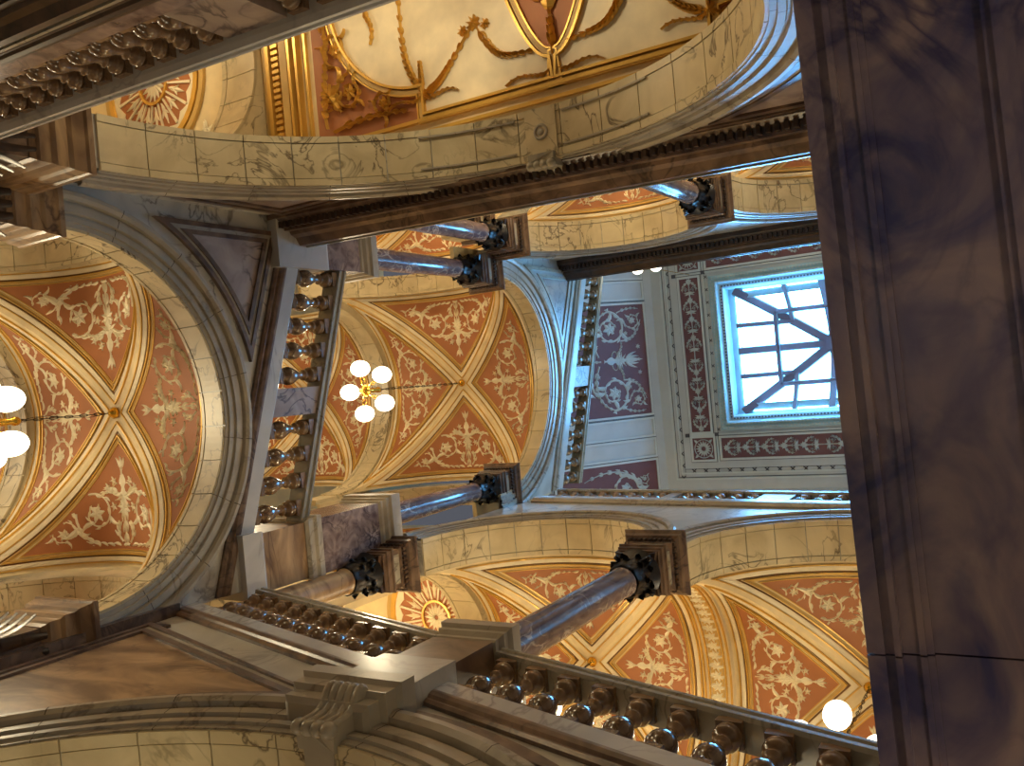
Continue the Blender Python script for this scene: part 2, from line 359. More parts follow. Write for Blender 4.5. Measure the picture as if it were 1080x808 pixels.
# ------------------------------------------------------------------ groin vault bay
def groin_bay(name, label, cx, cy, ax, ay, zs, H, cells=('N', 'S', 'E', 'W'), base='plaster', orn=True):
    """ceiling: cell N touches +y, S -y, E +x, W -x. Raised bands follow groins and wall arches."""
    root = empty('ceiling', (cx, cy, zs)); tag(root, label, 'vaulted ceiling', kind='structure')
    bs = (cx, cy, zs)
    def cellmap(c):
        A, B = (ax, ay) if c in 'EW' else (ay, ax)        # A: extent along u, B: radius of the cylinder
        def P(u, s, h=0):
            th = max(-PI/2, min(PI/2, s/B)); q = (B-h)*sin(th); z = zs+(H-h)*cos(th)
            if c == 'E': return (cx+u, cy+q, z)
            if c == 'W': return (cx-u, cy-q, z)
            if c == 'N': return (cx-q, cy+u, z)
            return (cx+q, cy-u, z)
        return A, B, P
    shell = MB(); bands = {'gold': MB(), 'ochre': MB(), 'plaster2': MB(), 'bronze': MB()}
    for c in cells:
        A, B, P = cellmap(c)
        rows = []
        for i in range(25):
            f = (i/24)**.8; f = min(f, 1); g = B*asin(min(1, f)); rows.append([P(f*A, g*(-1+2*j/32)) for j in range(33)])
        shell.grid(rows, smooth=True)
        # groin curve offset table
        G = []
        for i in range(200):
            f = sin(PI/2*i/199); G.append((f*A, B*asin(f)))
        def side(d):
            pts = []
            for i in range(1, 199):
                (u0, s0), (u1, s1) = G[i-1], G[i+1]; dx, dy = u1-u0, s1-s0; l = sqrt(dx*dx+dy*dy) or 1
                pts.append((G[i][0]+dy/l*d, G[i][1]-dx/l*d))
            pts = [p for p in pts if p[1] >= 0]
            def w(u):
                if u <= pts[0][0]: return 0
                for k in range(len(pts)-1):
                    if pts[k][0] <= u <= pts[k+1][0]:
                        t = (u-pts[k][0])/max(1e-6, pts[k+1][0]-pts[k][0]); return pts[k][1]+t*(pts[k+1][1]-pts[k][1])
                return pts[-1][1]
            return pts[0][0], w
        def loop(d, m):
            u0, w = side(d); u1 = A-m; n = 26; up = []
            for i in range(n+1):
                u = u0+(u1-u0)*(i/n); up.append((u, w(u)))
            sm = up[-1][1]; out = [(u1, sm*(1-2*j/24)) for j in range(1, 24)]
            return up+out+[(u, -s) for u, s in up[::-1]]
        def band(mb, d0, d1, h, m0=None, m1=None):
            a = loop(d0, d0*.9 if m0 is None else m0); b = loop(d1, d1*.9 if m1 is None else m1)
            rows = [[P(*p, .002), P(*p, h), P(*q, h), P(*q, .002)] for p, q in zip(a, b)]
            mb.grid(rows, smooth=False)
        band(bands['gold'], .065, .08, .026); band(bands['plaster2'], .088, .15, .016)
        band(bands['bronze'], .153, .173, .006); band(bands['gold'], .182, .197, .028); band(bands['ochre'], .20, .228, .008)
        if A > 1:
            u0, w = side(.25); u1 = A-.25*.9; mb = MB(); rows = []
            for i in range(29):
                u = u0+(u1-u0)*i/28; rows.append([P(u, w(u)*(-1+2*j/28), .008) for j in range(29)])
            mb.grid(rows, smooth=True); pn = mb.build('painted_panel', M['terra'], root, bs)
            band(bands['gold'], .243, .255, .018)
            if orn:
                ok = lambda u, s: u0+.05 < u < u1-.03 and abs(s) < w(u)-.03
                o = Orn(P, ok, .014); tri_design(o, u0, u1, w); oo = o.mb.build('scrollwork', M['ornam'], root, bs)
    shell.build('vault_shell', M[base], root, bs)
    for k, lab in (('gold', 'gilded_rib'), ('ochre', 'ochre_band'), ('plaster2', 'ivory_rib'), ('bronze', 'bronze_line')): bands[k].build(lab, M[k], root, bs)
    return root
def transverse(F, ac, zc, R, o0, o1, root, sh=0):
    """decorated plaster band across the gallery between two bays"""
    w = o1-o0
    m = MB(); archsweep(m, F, ac, zc, R, [(.25, o0), (0, o0), (0, o1), (.25, o1)], sh); m.build('transverse_rib', M['plaster2'], root)
    m = MB()
    for p in (.06, .22, .78, .94):
        archsweep(m, F, ac, zc, R, [(.0, o0+w*(p-.03)), (-.03, o0+w*(p-.02)), (-.03, o0+w*(p+.02)), (0, o0+w*(p+.03))], sh)
    m.build('gilded_bead', M['gold'], root)
    m = MB(); archsweep(m, F, ac, zc, R, [(.0, o0+w*.29), (-.008, o0+w*.29), (-.008, o0+w*.71), (0, o0+w*.71)], sh); m.build('ochre_band', M['ochre'], root)
    P = lambda u, s, h=0: F(ac-(R-h)*cos(u/R), s, zc+(R-h)*sin(u/R)-sh*R*cos(u/R))
    o = Orn(lambda u, s, h=0: P(u, (o0+o1)/2+s, h)); hw = w*.22
    n = int(PI*R/.14)
    for i in range(n):
        u = (i+.5)*PI*R/n; o.flower((u, 0), hw*.95, 6); o.leaf((u, 0), .8, hw*1.5, hw*.7, 1); o.leaf((u, 0), PI+.8, hw*1.5, hw*.7, 1); o.leaf((u, 0), -.8, hw*1.4, hw*.5, -1)
    o.build('guilloche', M['ornam'], root)
# ================================================================== SETTING: walls of the well
def struct(mb, name, mat, label, parent=None):
    o = mb.build(name, mat, parent)
    if parent is None: tag(o, label, 'wall', kind='structure')
    return o
# --- north wall, lower arch
zN = lambda a: 7.42-.353*a
m = MB(); archwall(m, FN, -2.3, 2.1, [(0, 5.12, 1.89, 0)], 2.2, zN, .33)
wn = struct(m, 'wall_north', M['white'], 'pale marble wall with a round arch under the raking balustrade at left')
archivolt(FN, 0, 5.12, 1.89, 0, wn, M['mould'], .95)
voussoirs(FN, 0, 5.12, 1.89, 0, -.32, .02, wn, M['cream'], 15)
def arc_poly(ac, zc, r, a0, a1, n=22, sh=0):
    return [(a, zc+sqrt(max(0, r*r-(a-ac)**2))+sh*(a-ac)) for a in [a0+(a1-a0)*i/n for i in range(n+1)]]
spandrel(FN, 0, 5.12, 2.40, -2.10, lambda a: zN(a)-.13, wn, 'panel', 'brown', 'mould', .75)
# --- north wall, upper arch
zN2 = lambda a: 15.5-.45*a
m = MB(); archwall(m, FN, -2.35, 2.1, [(0, 12.95, 1.9, -.12)], 13.2, zN2, .33)
wn2 = struct(m, 'wall_north', M['white'], 'pale marble wall with an arch under the topmost raking balustrade')
archivolt(FN, 0, 12.95, 1.9, -.12, wn2, M['mould'])
voussoirs(FN, 0, 12.95, 1.9, -.12, -.30, .02, wn2, M['cream'], 15)
spandrel(FN, 0, 12.95, 2.34, -2.12, lambda a: zN2(a)-.18, wn2, 'panel', 'mould', 'greywhite', sh=-.12)
# --- east wall, lower big arch
zE = lambda a: 3.55+.32*a
m = MB(); archwall(m, FE, .2, 8.0, [(4.05, 1.2, 2.8, 0)], -1.6, zE, .6)
we = struct(m, 'wall_east', M['white'], 'warm marble wall over the wide arch along the bottom')
archivolt(FE, 4.05, 1.2, 2.8, 0, we, M['mould'], 1.1)
voussoirs(FE, 4.05, 1.2, 2.8, 0, -.6, .02, we, M['cream'], 17)
spandrel(FE, 4.05, 1.2, 3.25, 7.76, lambda a: zE(a)-.36, we, 'tan', 'brown', 'mould', .9)
spandrel(FE, 4.05, 1.2, 3.25, .35, lambda a: zE(a)-.12, we, 'tan', 'brown', 'mould', .9)
# corner strip where the two walls meet
m = MB(); m.box(1.98, 2.12, 7.86, 8.02, 1.0, 6.1); m.build('corner_moulding', M['brown'], we)
# --- east wall, paired arches
zE3 = lambda a: 12.1+.16*a
m = MB(); archwall(m, FE, .2, 8.0, [(2.15, 10, 1.65, 0), (6.0, 10, 1.65, 0)], 10.0, zE3, .5)
we2 = struct(m, 'wall_east', M['white'], 'pale marble wall with paired arches carried on the free column')
for ac in (2.15, 6.0):
    archivolt(FE, ac, 10, 1.65, 0, we2, M['mould'], .9); voussoirs(FE, ac, 10, 1.65, 0, -.5, .02, we2, M['cream'], 13)
# --- west wall, lower big arch
zW = lambda a: 8.0+.09*(8-a)
m = MB(); archwall(m, FW, .2, 8.0, [(4.27, 5.2, 3.02, 0)], 2.4, lambda a: zW(a)+.6, .5)
ww = struct(m, 'wall_west', M['white'], 'pale marble wall over the wide arch along the top')
archivolt(FW, 4.27, 5.2, 3.02, 0, ww, M['mould'], .95)
voussoirs(FW, 4.27, 5.2, 3.02, 0, -.5, .02, ww, M['cream'], 19)
spandrel(FW, 4.27, 5.2, 3.42, 7.72, lambda a: 7.93, ww, 'panel', 'brown')
spandrel(FW, 4.27, 5.2, 3.42, .5, lambda a: zW(a)-.05, ww, 'panel', 'brown')
# --- west wall, paired arches and top cornice
m = MB(); archwall(m, FW, .2, 8.0, [(2.15, 13.25, 1.65, 0), (6.05, 13.25, 1.65, 0)], 13.2, lambda a: 15.9, .5)
ww2 = struct(m, 'wall_west', M['white'], 'pale marble wall with paired arches beneath the top dentil cornice')
for ac, zc in ((2.15, 13.25), (6.05, 13.25)):
    archivolt(FW, ac, zc, 1.65, 0, ww2, M['mould'], .9); voussoirs(FW, ac, zc, 1.65, 0, -.5, .02, ww2, M['cream'], 13)
# --- south wall, added unseen behind the dark soffit to contain and bounce light
m = MB(); m.box(-2.4, 2.2, -.3, .2, 3.6, 16); ws = struct(m, 'wall_south', M['white'], 'plain pale marble wall added unseen above the landing soffit')
m = MB(); m.box(-7, 7, -.3, .2, 16, 19.8); struct(m, 'wall_south', M['grey'], 'grey plaster wall closing the well at the top')

# --- dentilled strings on the west side
STRING = [(-.02, -.06), (.06, -.06), (.10, 0), (.10, .05), (.20, .06), (.20, .15), (.24, .17), (.27, .25), (.33, .29), (.36, .31), (.36, .40), (.33, .42), (.33, .50), (-.02, .50)]
def dentil_string(F, a0, a1, zf, label, mat='brown', pale='rail', hs=1.0, po=0):
    m = MB(); run(m, F, a0, a1, zf, [(o+(po if o > 0 else 0), u*hs) for o, u in STRING]); o = m.build('trim_1', M[mat]); tag(o, label, 'dentil moulding', kind='structure')
    m = MB(); n = int(abs(a1-a0)/.085)
    for i in range(n):
        a = a0+(a1-a0)*(i+.25)/n; b = a0+(a1-a0)*(i+.75)/n
        run(m, F, a, b, zf, [(.10+po, -.03*hs), (.175+po, -.03*hs), (.175+po, .055*hs), (.10+po, .055*hs)])
    m.build('dentil_band', M['dark'], o)
    m = MB(); run(m, F, a0, a1, zf, [(.33+po, .42*hs), (.375+po, .42*hs), (.375+po, .46*hs), (.33+po, .48*hs)]); m.build('fillet', M[pale], o)
    return o
dentil_string(FW, .2, 7.98, zW, 'brown dentilled marble string above the wide upper arch')
dentil_string(FW, .2, 8.0, lambda a: 15.62, 'dark dentilled marble cornice at the head of the well', 'dark', 'brown', .7, .02)

# ------------------------------------------------------------------ vaulted and flat ceilings
groin_bay('n1', 'warm lit groin vault with terracotta panels behind the lower north arch', -.06, 10.14, 1.97, 1.82, 5.2, 1.98)
groin_bay('n1b', 'second groin vault deeper behind the lower north arch', 0, 14.16, 1.97, 1.75, 5.2, 1.98)
groin_bay('n2', 'groin vault with terracotta panels behind the upper north arch', -.06, 10.14, 1.97, 1.82, 13.1, 2.0)
groin_bay('n2b', 'second groin vault deeper behind the upper north arch', 0, 14.16, 1.97, 1.75, 13.1, 2.0)
groin_bay('e1', 'groin vault over the east gallery nearer the north wall', 4.2, 6.0, 1.6, 1.72, 10, 1.72)
groin_bay('e2', 'groin vault over the east gallery beside the dark soffit', 4.2, 2.15, 1.6, 1.72, 10, 1.72)
groin_bay('w1', 'groin vault over the west gallery behind the upper left columns', -4.43, 6.05, 1.64, 1.74, 13.25, 1.72)
groin_bay('w2', 'groin vault over the west gallery beside the dark soffit', -4.43, 2.15, 1.64, 1.74, 13.25, 1.72)
groin_bay('nw2', 'groin vault in the corner beyond the upper left columns', -4.45, 10.14, 1.9, 1.82, 13.2, 1.9)
m = MB(); m.box(5.8, 5.9, .0, 12, 4, 12); eo = struct(m, 'wall_east', M['plaster'], 'cream plastered outer wall of the east gallery')
FTe = lambda a, o, z: (a, 4.28-o, z)
transverse(FTe, 4.2, 10, 1.6, 0, .41, eo)
m = MB(); m.box(-6.2, -6.06, .0, 12.3, 6, 15.3); wo = struct(m, 'wall_west', M['plaster'], 'cream plastered outer wall of the west gallery')
transverse(lambda a, o, z: (a, 4.30-o, z), -4.45, 13.25, 1.6, 0, .38, wo)
# marble arches between bays
def cross_arch(F, ac, zc, R, o0, o1, label, top, half, mat='cream'):
    m = MB(); s = [(ac-half, zc-.6, zc+top), (ac-R, zc-.6, zc+top)]+[(a, z, zc+top) for a, z in arch_pts(ac, zc, R)]+[(ac+R, zc-.6, zc+top), (ac+half, zc-.6, zc+top)]
    G = lambda a, o, z: F(a, o+o0+ (o1-o0), z); strip_wall(m, G, s, (o1-o0))
    w = struct(m, 'wall_north', M['cream'], label)
    voussoirs(F, ac, zc, R, 0, o0, o1, w, M[mat], 13); return w
FY = lambda Y: (lambda a, o, z: (a, Y-o, z))
FX = lambda X: (lambda a, o, z: (X-o, a, z))
cross_arch(FY(11.96), 0, 5.2, 1.9, -.45, 0, 'cream marble cross arch behind the lower north vault', 2.05, 2.0)
cross_arch(FY(11.96), 0, 13.1, 1.9, -.45, 0, 'cream marble cross arch behind the upper north vault', 2.05, 2.0)
cross_arch(FY(8.22), -4.45, 13.25, 1.6, -.45, 0, 'cream marble cross arch between the west gallery and its corner vault', 2.1, 1.9)
cross_arch(FY(7.72), 4.2, 10, 1.6, -.5, 0, 'cream marble cross arch at the end of the east gallery', 2.1, 1.65)
cross_arch(FY(8.5), -4.55, 6.9, 1.6, -.6, 0, 'cream marble cross arch at the end of the flat painted ceiling', 1.7, 2.2)
for X, zc in ((-1.97, 5.2), (-1.97, 13.1)):
    cross_arch(FX(X), 10.14, zc, 1.72, 0, .4, 'cream marble side arch of the vault behind the north wall, '+('lower' if zc < 9 else 'upper')+' storey', 2.05, 1.8)
for X, zc in ((1.97, 5.2), (1.97, 13.1)):
    cross_arch(FX(X), 10.14, zc, 1.72, -.4, 0, 'cream marble side arch on the east flank of the vault, '+('lower' if zc < 9 else 'upper')+' storey', 2.05, 1.8)
# outer lunette walls with painted panels
def lunette_wall(F, ac, zc, R, label, half=2.0, low=-4):
    m = MB(); plate(m, F, [(ac-half, zc+low), (ac+half, zc+low), (ac+half, zc+R+.1), (ac-half, zc+R+.1)], -.1, 0); w = struct(m, 'wall_north', M['plaster'], label)
    P = [(ac+(R-.3)*cos(PI*i/30), zc+(R-.3)*sin(PI*i/30)) for i in range(31)]
    m = MB(); plate(m, F, P, -.02, .02); m.build('painted_panel', M['terra'], w)
    m = MB(); ring(m, F, inset(ccw(P), -.05), P, 0, .05); m.build('gilded_rib', M['gold'], w)
    o = Orn(lambda u, s, h=0: F(ac+s, .02+h, zc+R-.3-u), lambda u, s: s*s+(R-.3-u)**2 < (R-.36)**2 and u < R-.33)
    tri_design(o, .05, R-.3, lambda u: sqrt(max(.01, (R-.3)**2-(R-.3-u)**2))*.98); o.build('scrollwork', M['ornam'], w)
    # tall framed panels below
    for k in (-1, 0, 1):
        c = ac+k*half*.6; Q = [(c-half*.24, zc-2.2), (c+half*.24, zc-2.2), (c+half*.24, zc-.25), (c-half*.24, zc-.25)]
        m = MB(); ring(m, F, Q, inset(Q, .07), -.01, .05); m.build('panel_frame', M['gold'], w)
        m = MB(); plate(m, F, inset(Q, .07), -.01, .015); m.build('painted_panel', M['terra'], w)
        o = Orn(lambda u, s, h=0, c=c: F(c+s, .015+h, zc-.32-u)); strip_design(o, .1, 1.75, half*.15); o.build('scrollwork', M['ornam'], w)
lunette_wall(FY(16.2), 0, 5.2, 1.95, 'painted end wall beyond the lower north vaults')
lunette_wall(FY(16.2), 0, 13.1, 1.95, 'painted end wall beyond the upper north vaults')
lunette_wall(FY(12.0), -4.45, 13.2, 1.9, 'painted end wall beyond the upper left columns')
lunette_wall(lambda a, o, z: (-3.9+o-.0, a, z) if False else (-2.42-3.6+o, a, z), 10.38, 5.2, 1.8, 'painted side wall beyond the lower north vault')
lunette_wall(lambda a, o, z: (2.42+.4-o, a, z), 10.38, 5.2, 1.8, 'painted side wall east of the lower north vault')
lunette_wall(lambda a, o, z: (2.42+.4-o, a, z), 10.38, 13.1, 1.8, 'painted side wall east of the upper north vault')

# ------------------------------------------------------------------ rosette ceilings in the corners
def rosette_ceiling(cx, cy, z, r, x0, x1, y0, y1, label):
    F = lambda a, o, y: (a, y, z-o)
    m = MB(); m.box(x0, x1, y0, y1, z, z+.1); w = m.build('ceiling', M['plaster']); tag(w, label, 'flat ceiling', kind='structure')
    C = lambda R, n=40: [(cx+R*cos(2*PI*i/n), cy+R*sin(2*PI*i/n)) for i in range(n)]
    for R0, R1, h, k, nm in ((r*1.32, r*1.22, .05, 'ochre', 'ochre_ring'), (r*1.2, r*1.1, .07, 'gold', 'gilded_ring'), (r*.38, r*.33, .05, 'gold', 'inner_ring')):
        m = MB(); ring(m, F, C(R0), C(R1), -.01, h); m.build(nm, M[k], w)
    m = MB(); plate(m, F, C(r*1.1), -.01, .015); m.build('fan_field', M['terra'], w)
    m = MB()
    for i in range(16):
        a = 2*PI*(i+.5)/16; ca, sa = cos(a), sin(a); q = [(r*.36, -.012), (r*.97, -.02), (r*.97, .02), (r*.36, .012)]
        plate(m, F, [(cx+u*ca-v*sa, cy+u*sa+v*ca) for u, v in q], 0, .035)
        b = 2*PI*(i+1)/16; # scalloped rim
        P = [(r*1.1, (b-PI/16)+PI/8*j/6) for j in range(7)]; P2 = [(r*(1.0-.10*abs(j-3)/3*-1-.1), (b-PI/16)+PI/8*j/6) for j in range(7)]
        plate(m, F, [(cx+R*cos(t), cy+R*sin(t)) for R, t in P+P2[::-1]], 0, .03)
    m.build('fan_ribs', M['ornam'], w)
    o = Orn(lambda u, v, h=0: F(cx+u, .015+h, cy+v))
    for i in range(16):
        a = 2*PI*(i+1)/16; o.leaf((cx*0+r*.42*cos(a), r*.42*sin(a)), a, r*.42, r*.09)
        for s in (1, -1): o.leaf((r*.55*cos(a), r*.55*sin(a)), a+s*.6, r*.16, r*.05)
        o.leaf((r*.05*cos(a), r*.05*sin(a)), a, r*.27, r*.09)
    for i in range(4):
        a = PI/4+i*PI/2; c = (r*1.75*cos(a), r*1.75*sin(a)); o.scroll(c, r*.26, a, 1); o.flower(c, r*.3, 7); o.leafy(bez(c, (c[0]*1.1, c[1]*.8), (c[0]*1.2, c[1]*.5), (c[0]*1.1, c[1]*.3), 10), .05, .02, 2, .14, .05)
    o.build('arabesque', M['ornam'], w); return w
rosette_ceiling(3.80, 8.98, 12.0, .78, 2.45, 5.8, 8.2, 12.2, 'painted corner ceiling with a radiating fan rosette above the lower balusters')
rosette_ceiling(-4.67, 10.5, 8.5, .80, -6.2, -2.4, 9.1, 12.3, 'painted corner ceiling with a fan rosette behind the nearest handrail')
m = MB(); m.box(2.4, 5.9, 12.2, 12.3, 4, 12.1); m.box(-6.2, -2.3, 12.3, 12.4, 1, 8.6); struct(m, 'wall_north', M['plaster'], 'cream end walls of the corner bays')

# ------------------------------------------------------------------ flat painted ceiling behind the west arch
zc0 = 8.6
Fc = lambda a, o, y: (a, y, zc0-o)
m = MB(); m.box(-6.6, -2.78, .2, 8.5, zc0, zc0+.1); cw = m.build('ceiling', M['plaster']); tag(cw, 'flat gilded ceiling with cream oval fields behind the wide upper arch', 'flat ceiling', kind='structure')
# gilded beam across
def ybar(m, y0, y1, h, x0=-6.6, x1=-2.8): m.box(x0, x1, y0, y1, zc0-h, zc0+.01)
m = MB()
for y0, y1, h in ((8.28, 8.34, .10), (7.90, 7.94, .12), (7.80, 7.84, .10), (7.68, 7.715, .05)): ybar(m, y0, y1, h)
m.build('gilded_rib', M['gold'], cw)
m = MB(); ybar(m, 7.98, 8.10, .09); ybar(m, 8.36, 8.42, .06); m.build('ochre_band', M['ochre'], cw)
m = MB()
for i in range(46):
    x = -6.5+i*.082; m.box(x, x+.045, 8.13, 8.24, zc0-.09, zc0)
m.build('dentil_band', M['gold'], cw)
# outline of the cream fields (world plan measured on the ceiling plane)
XC = -3.42; CX2 = 4.22
def oval(sgn):      # sgn +1: field nearer the north wall; arcs spring from the little step
    arc = []
    for i in range(21):
        t = PI*.5*i/20; arc.append((-3.55-1.35*(1-cos(t)), CX2+sgn*(1.70+1.30*sin(t))))
    arcs = []
    for i in range(21):
        t = i/20; arcs.append((XC-1.5*t**1.35, CX2+sgn*(.05+.68*t**.75)))
    P = [(-3.22, CX2+sgn*1.70), (-3.55, CX2+sgn*1.70)]+arc[1:]+[(-5.6, CX2+sgn*3.0), (-5.6, CX2+sgn*.9)]+arcs[::-1][0:]+[(-3.22, CX2+sgn*.03)]
    return arc, arcs, P
ter = MB(); plate(ter, Fc, [(-6.5, 1.15), (-3.16, 1.15), (-3.16, 7.6), (-6.5, 7.6)], -.01, .012); ter.build('terracotta_field', M['terra'], cw)
crm = MB(); rib = MB(); och = MB()
for sg in (1, -1):
    arc, arcs, P = oval(sg); P = ccw(P)
    e = .003*sg; plate(crm, Fc, P, 0, .03+e); ring(rib, Fc, inset(P, -.03), P, 0, .08+e); ring(och, Fc, inset(P, -.09), inset(P, -.04), 0, .05+e); ring(rib, Fc, inset(P, -.115), inset(P, -.095), 0, .06+e)
crm.build('cream_field', M['plaster2'], cw)
for x0, x1, h, nm in ((-3.16, -3.12, .07, 'gold'), (-3.02, -2.98, .05, 'gold')): rib.box(x0, x1, .3, 7.66, zc0-h, zc0)
rib.build('gilded_rib', M['gold'], cw); och.build('ochre_band', M['ochre'], cw)
o = Orn(lambda u, v, h=0: Fc(u, .03+h, v), h=.03)
for sg in (1, -1):
    y = lambda t: CX2+sg*t
    kn = (-3.42, y(1.72)); ap = (-3.38, y(.02))
    for A, B in ((kn, (-4.75, y(1.95))), (kn, (-4.05, y(.95))), ((-4.05, y(.95)), (-3.55, y(.18)))):
        mid = ((A[0]+B[0])/2+.22, (A[1]+B[1])/2+sg*.12)
        o.leafy(bez(A, mid, mid, B, 22), .022, .018, 2, .14, .045)
    o.flower((-4.05, y(.95)), .09, 8); o.flower((-4.0, y(.8)), .06, 7); o.flower((-4.0, y(1.1)), .06, 7); o.flower(kn, .08, 7); o.leafy([(kn[0]-.4*i/8, kn[1]) for i in range(9)], .02, .015, 1, .1, .035)
    for s2 in (1, -1):
        o.leafy(bez(kn, (kn[0]+.12, kn[1]+s2*.15), (kn[0]-.08, kn[1]+s2*.3), (kn[0]+.05, kn[1]+s2*.5), 14), .03, .015, 2, .06, .03)
    o.leafy(bez((-3.3, y(.05)), (-3.2, y(.2)), (-3.4, y(.35)), (-3.25, y(.6)), 14), .03, .015, 2, .06, .03)
    o.leafy(bez((-4.7, y(2.45)), (-4.5, y(2.5)), (-4.45, y(2.3)), (-4.2, y(2.42)), 12), .06, .02, 2, .09, .04)
    # corner scrolls on the terracotta
    o.scroll((-4.30, y(2.98)), .22, 0, sg); o.scroll((-3.72, y(2.80)), .24, PI, -sg); o.scroll((-3.48, y(2.30)), .16, 0, sg); o.scroll((-4.85, y(3.18)), .16, 0, -sg); o.vase((-3.5, y(2.95)), PI-sg*.6, .3)
    o.leafy(bez((-3.35, y(3.2)), (-3.9, y(3.3)), (-4.2, y(3.0)), (-4.9, y(3.2)), 24), .03, .02, 2, .12, .045)
    o.leafy(bez((-3.3, y(3.1)), (-3.4, y(2.6)), (-3.35, y(2.2)), (-3.3, y(1.95)), 16), .05, .02, 2, .13, .05)
o.vase((-3.85, CX2), PI, .42); o.leafy([(-3.45-.4*i/8, CX2) for i in range(9)], .04, .03, 2, .16, .05)
o.build('gilded_garlands', M['gold'], cw)

# ------------------------------------------------------------------ top ceiling, cove and skylight
ZT = 19.8
Ft = lambda a, o, y: (a, y, ZT-o)
SX0, SX1, SY0, SY1 = -2.0, 1.51, 1.53, 6.35       # outer frame of the skylight
GX0, GX1, GY0, GY1 = -1.62, 1.22, 2.10, 5.76
XM = -.245; YM = 3.94
m = MB()
for x0, x1, y0, y1 in ((-3.3, SX0+.2, 0, 7.75), (SX1-.2, 2.85, 0, 7.75), (SX0+.2, SX1-.2, SY1-.3, 7.75), (SX0+.2, SX1-.2, 0, SY0+.3)):
    m.box(x0, x1, y0, y1, ZT, ZT+.12)
ct = m.build('ceiling', M['grey']); tag(ct, 'grey painted flat ceiling round the skylight', 'flat ceiling', kind='structure')
# coves: north, east, west
DN = (1.8, 2.4)     # run, drop
def cove_map(side):
    if side == 'N': return lambda a, t, h=0: (a, 7.75+t*.6-h*.8, ZT-t*.8-h*.6)
    if side == 'E': return lambda a, t, h=0: (2.85+t*.6-h*.8, a, ZT-t*.8-h*.6)
    return lambda a, t, h=0: (-3.3-t*.6+h*.8, a, ZT-t*.8-h*.6)
for sd, b0, b1 in (('N', -3.3, 2.85), ('E', 0, 7.75), ('W', 0, 7.75)):
    cmap = cove_map(sd); Tm = 3.0; e0 = .6*Tm if sd == 'N' else 0; e1 = .6*Tm
    m = MB(); n = 12; m.grid([[cmap(b0-e0*i/n, Tm*i/n), cmap(b1+e1*i/n, Tm*i/n)] for i in range(n+1)])
    m.grid([[cmap(b0-e0*i/n, Tm*i/n, -.1), cmap(b1+e1*i/n, Tm*i/n, -.1)] for i in range(n+1)])
    cv = m.build('ceiling', M['grey']); tag(cv, {'N': 'sloping grey cove with maroon panels beyond the top balustrade', 'E': 'sloping cove on the east side of the skylight ceiling', 'W': 'sloping cove on the west side of the skylight ceiling'}[sd], 'ceiling cove', kind='structure')
    Fv = lambda a, o, t, cmap=cmap: cmap(a, t, o)
    c = (b0+b1)/2 if sd != 'N' else -.28
    line = MB(); red = MB(); gr = MB(); dk = MB()
    def pan(P, mb, hh=.006):
        P = ccw(P); ring(line, Fv, inset(P, -.05), P, 0, .03); ring(dk, Fv, inset(P, -.065), inset(P, -.052), 0, .012); plate(mb, Fv, P, 0, hh)
    pan([(c-1.28, .28), (c+1.28, .28), (c+1.28, 2.9), (c-1.28, 2.9)], red)
    for s in (1, -1):
        for q0, q1 in ((1.42, 1.78), (1.90, 2.26)):
            a, b = sorted((c+s*q0, c+s*q1)); pan([(a, .28), (b, .28), (b, 2.9), (a, 2.9)], gr)
        a = c+s*2.38; e = (b1 if s > 0 else b0)
        if sd == 'N': pan([(a, .28), (e-s*.05, .28), (e+s*1.35, 2.9), (a, 2.9)] if s > 0 else [(a, .28), (a, 2.9), (e+.05-1.4, 2.9), (e+.05, .28)], red)
    o = Orn(lambda u, v, h=0: cmap(c+v, u, .006+h), lambda u, v: .3 < u < 2.88 and abs(v) < 1.26)
    # big arabesque, apex towards the skylight
    for s_ in (1, -1):
        o.scroll((1.22, s_*.74), .40, PI*.5*s_, s_, 1.5); o.scroll((.60, s_*.92), .22, 0, -s_, 1.3); o.scroll((2.1, s_*.7), .36, PI, s_, 1.4)
        o.leafy(bez((1.55, s_*.1), (1.75, s_*.5), (1.7, s_*1.0), (1.22, s_*1.14), 16), .045, .035, 2, .16, .06)
        o.leafy(bez((.95, s_*.45), (.7, s_*.45), (.5, s_*.55), (.38, s_*.92), 14), .035, .02, 2, .12, .045)
        o.leafy(bez((1.0, s_*1.1), (.8, s_*1.2), (.6, s_*1.22), (.42, s_*1.18), 10), .03, .015, 2, .10, .04)
        o.leafy(bez((1.1, s_*.06), (1.0, s_*.2), (.9, s_*.3), (.95, s_*.45), 10), .03, .02, 2, .10, .045)
        for k in (.3, .6, .95): o.leaf((.86, 0), PI+s_*k, .40-.05*k, .07, -s_*.4)
        for q in ((.5, .3), (.8, .62), (1.6, .35)): o.flower((q[0], s_*q[1]), .06, 6)
    o.leaf((.86, 0), PI, .46, .10); o.vase((1.42, 0), PI, .42); o.leafy([(2.3-.8*i/10, 0) for i in range(11)], .03, .03, 2, .14, .05)
    ok2 = lambda u, v: .3 < u < 2.85
    if sd == 'N':
        for s in (1, -1):
            o2 = o; o.ok = lambda u, v, s=s: .32 < u < 2.85 and s*v > 2.42 and (c+v < 2.78+.5*u if s > 0 else c+v > -3.22-.5*u)
            o.scroll((1.15, s*2.95), .33, PI, s); o.leafy(bez((.6, s*3.1), (.9, s*2.5), (1.5, s*2.4), (2.2, s*2.7), 16), .05, .02, 2, .2, .07); o.scroll((.62, s*2.78), .13, 0, s); o.scroll((1.9, s*3.2), .25, 0, -s)
    o.build('scrollwork', M['lace'], cv); red.build('maroon_panel', M['maroon'], cv); gr.build('grey_panel', M['grey'], cv); dk.build('dark_line', M['greyd'], cv)
    line.build('pale_moulding', M['greyl'], cv)
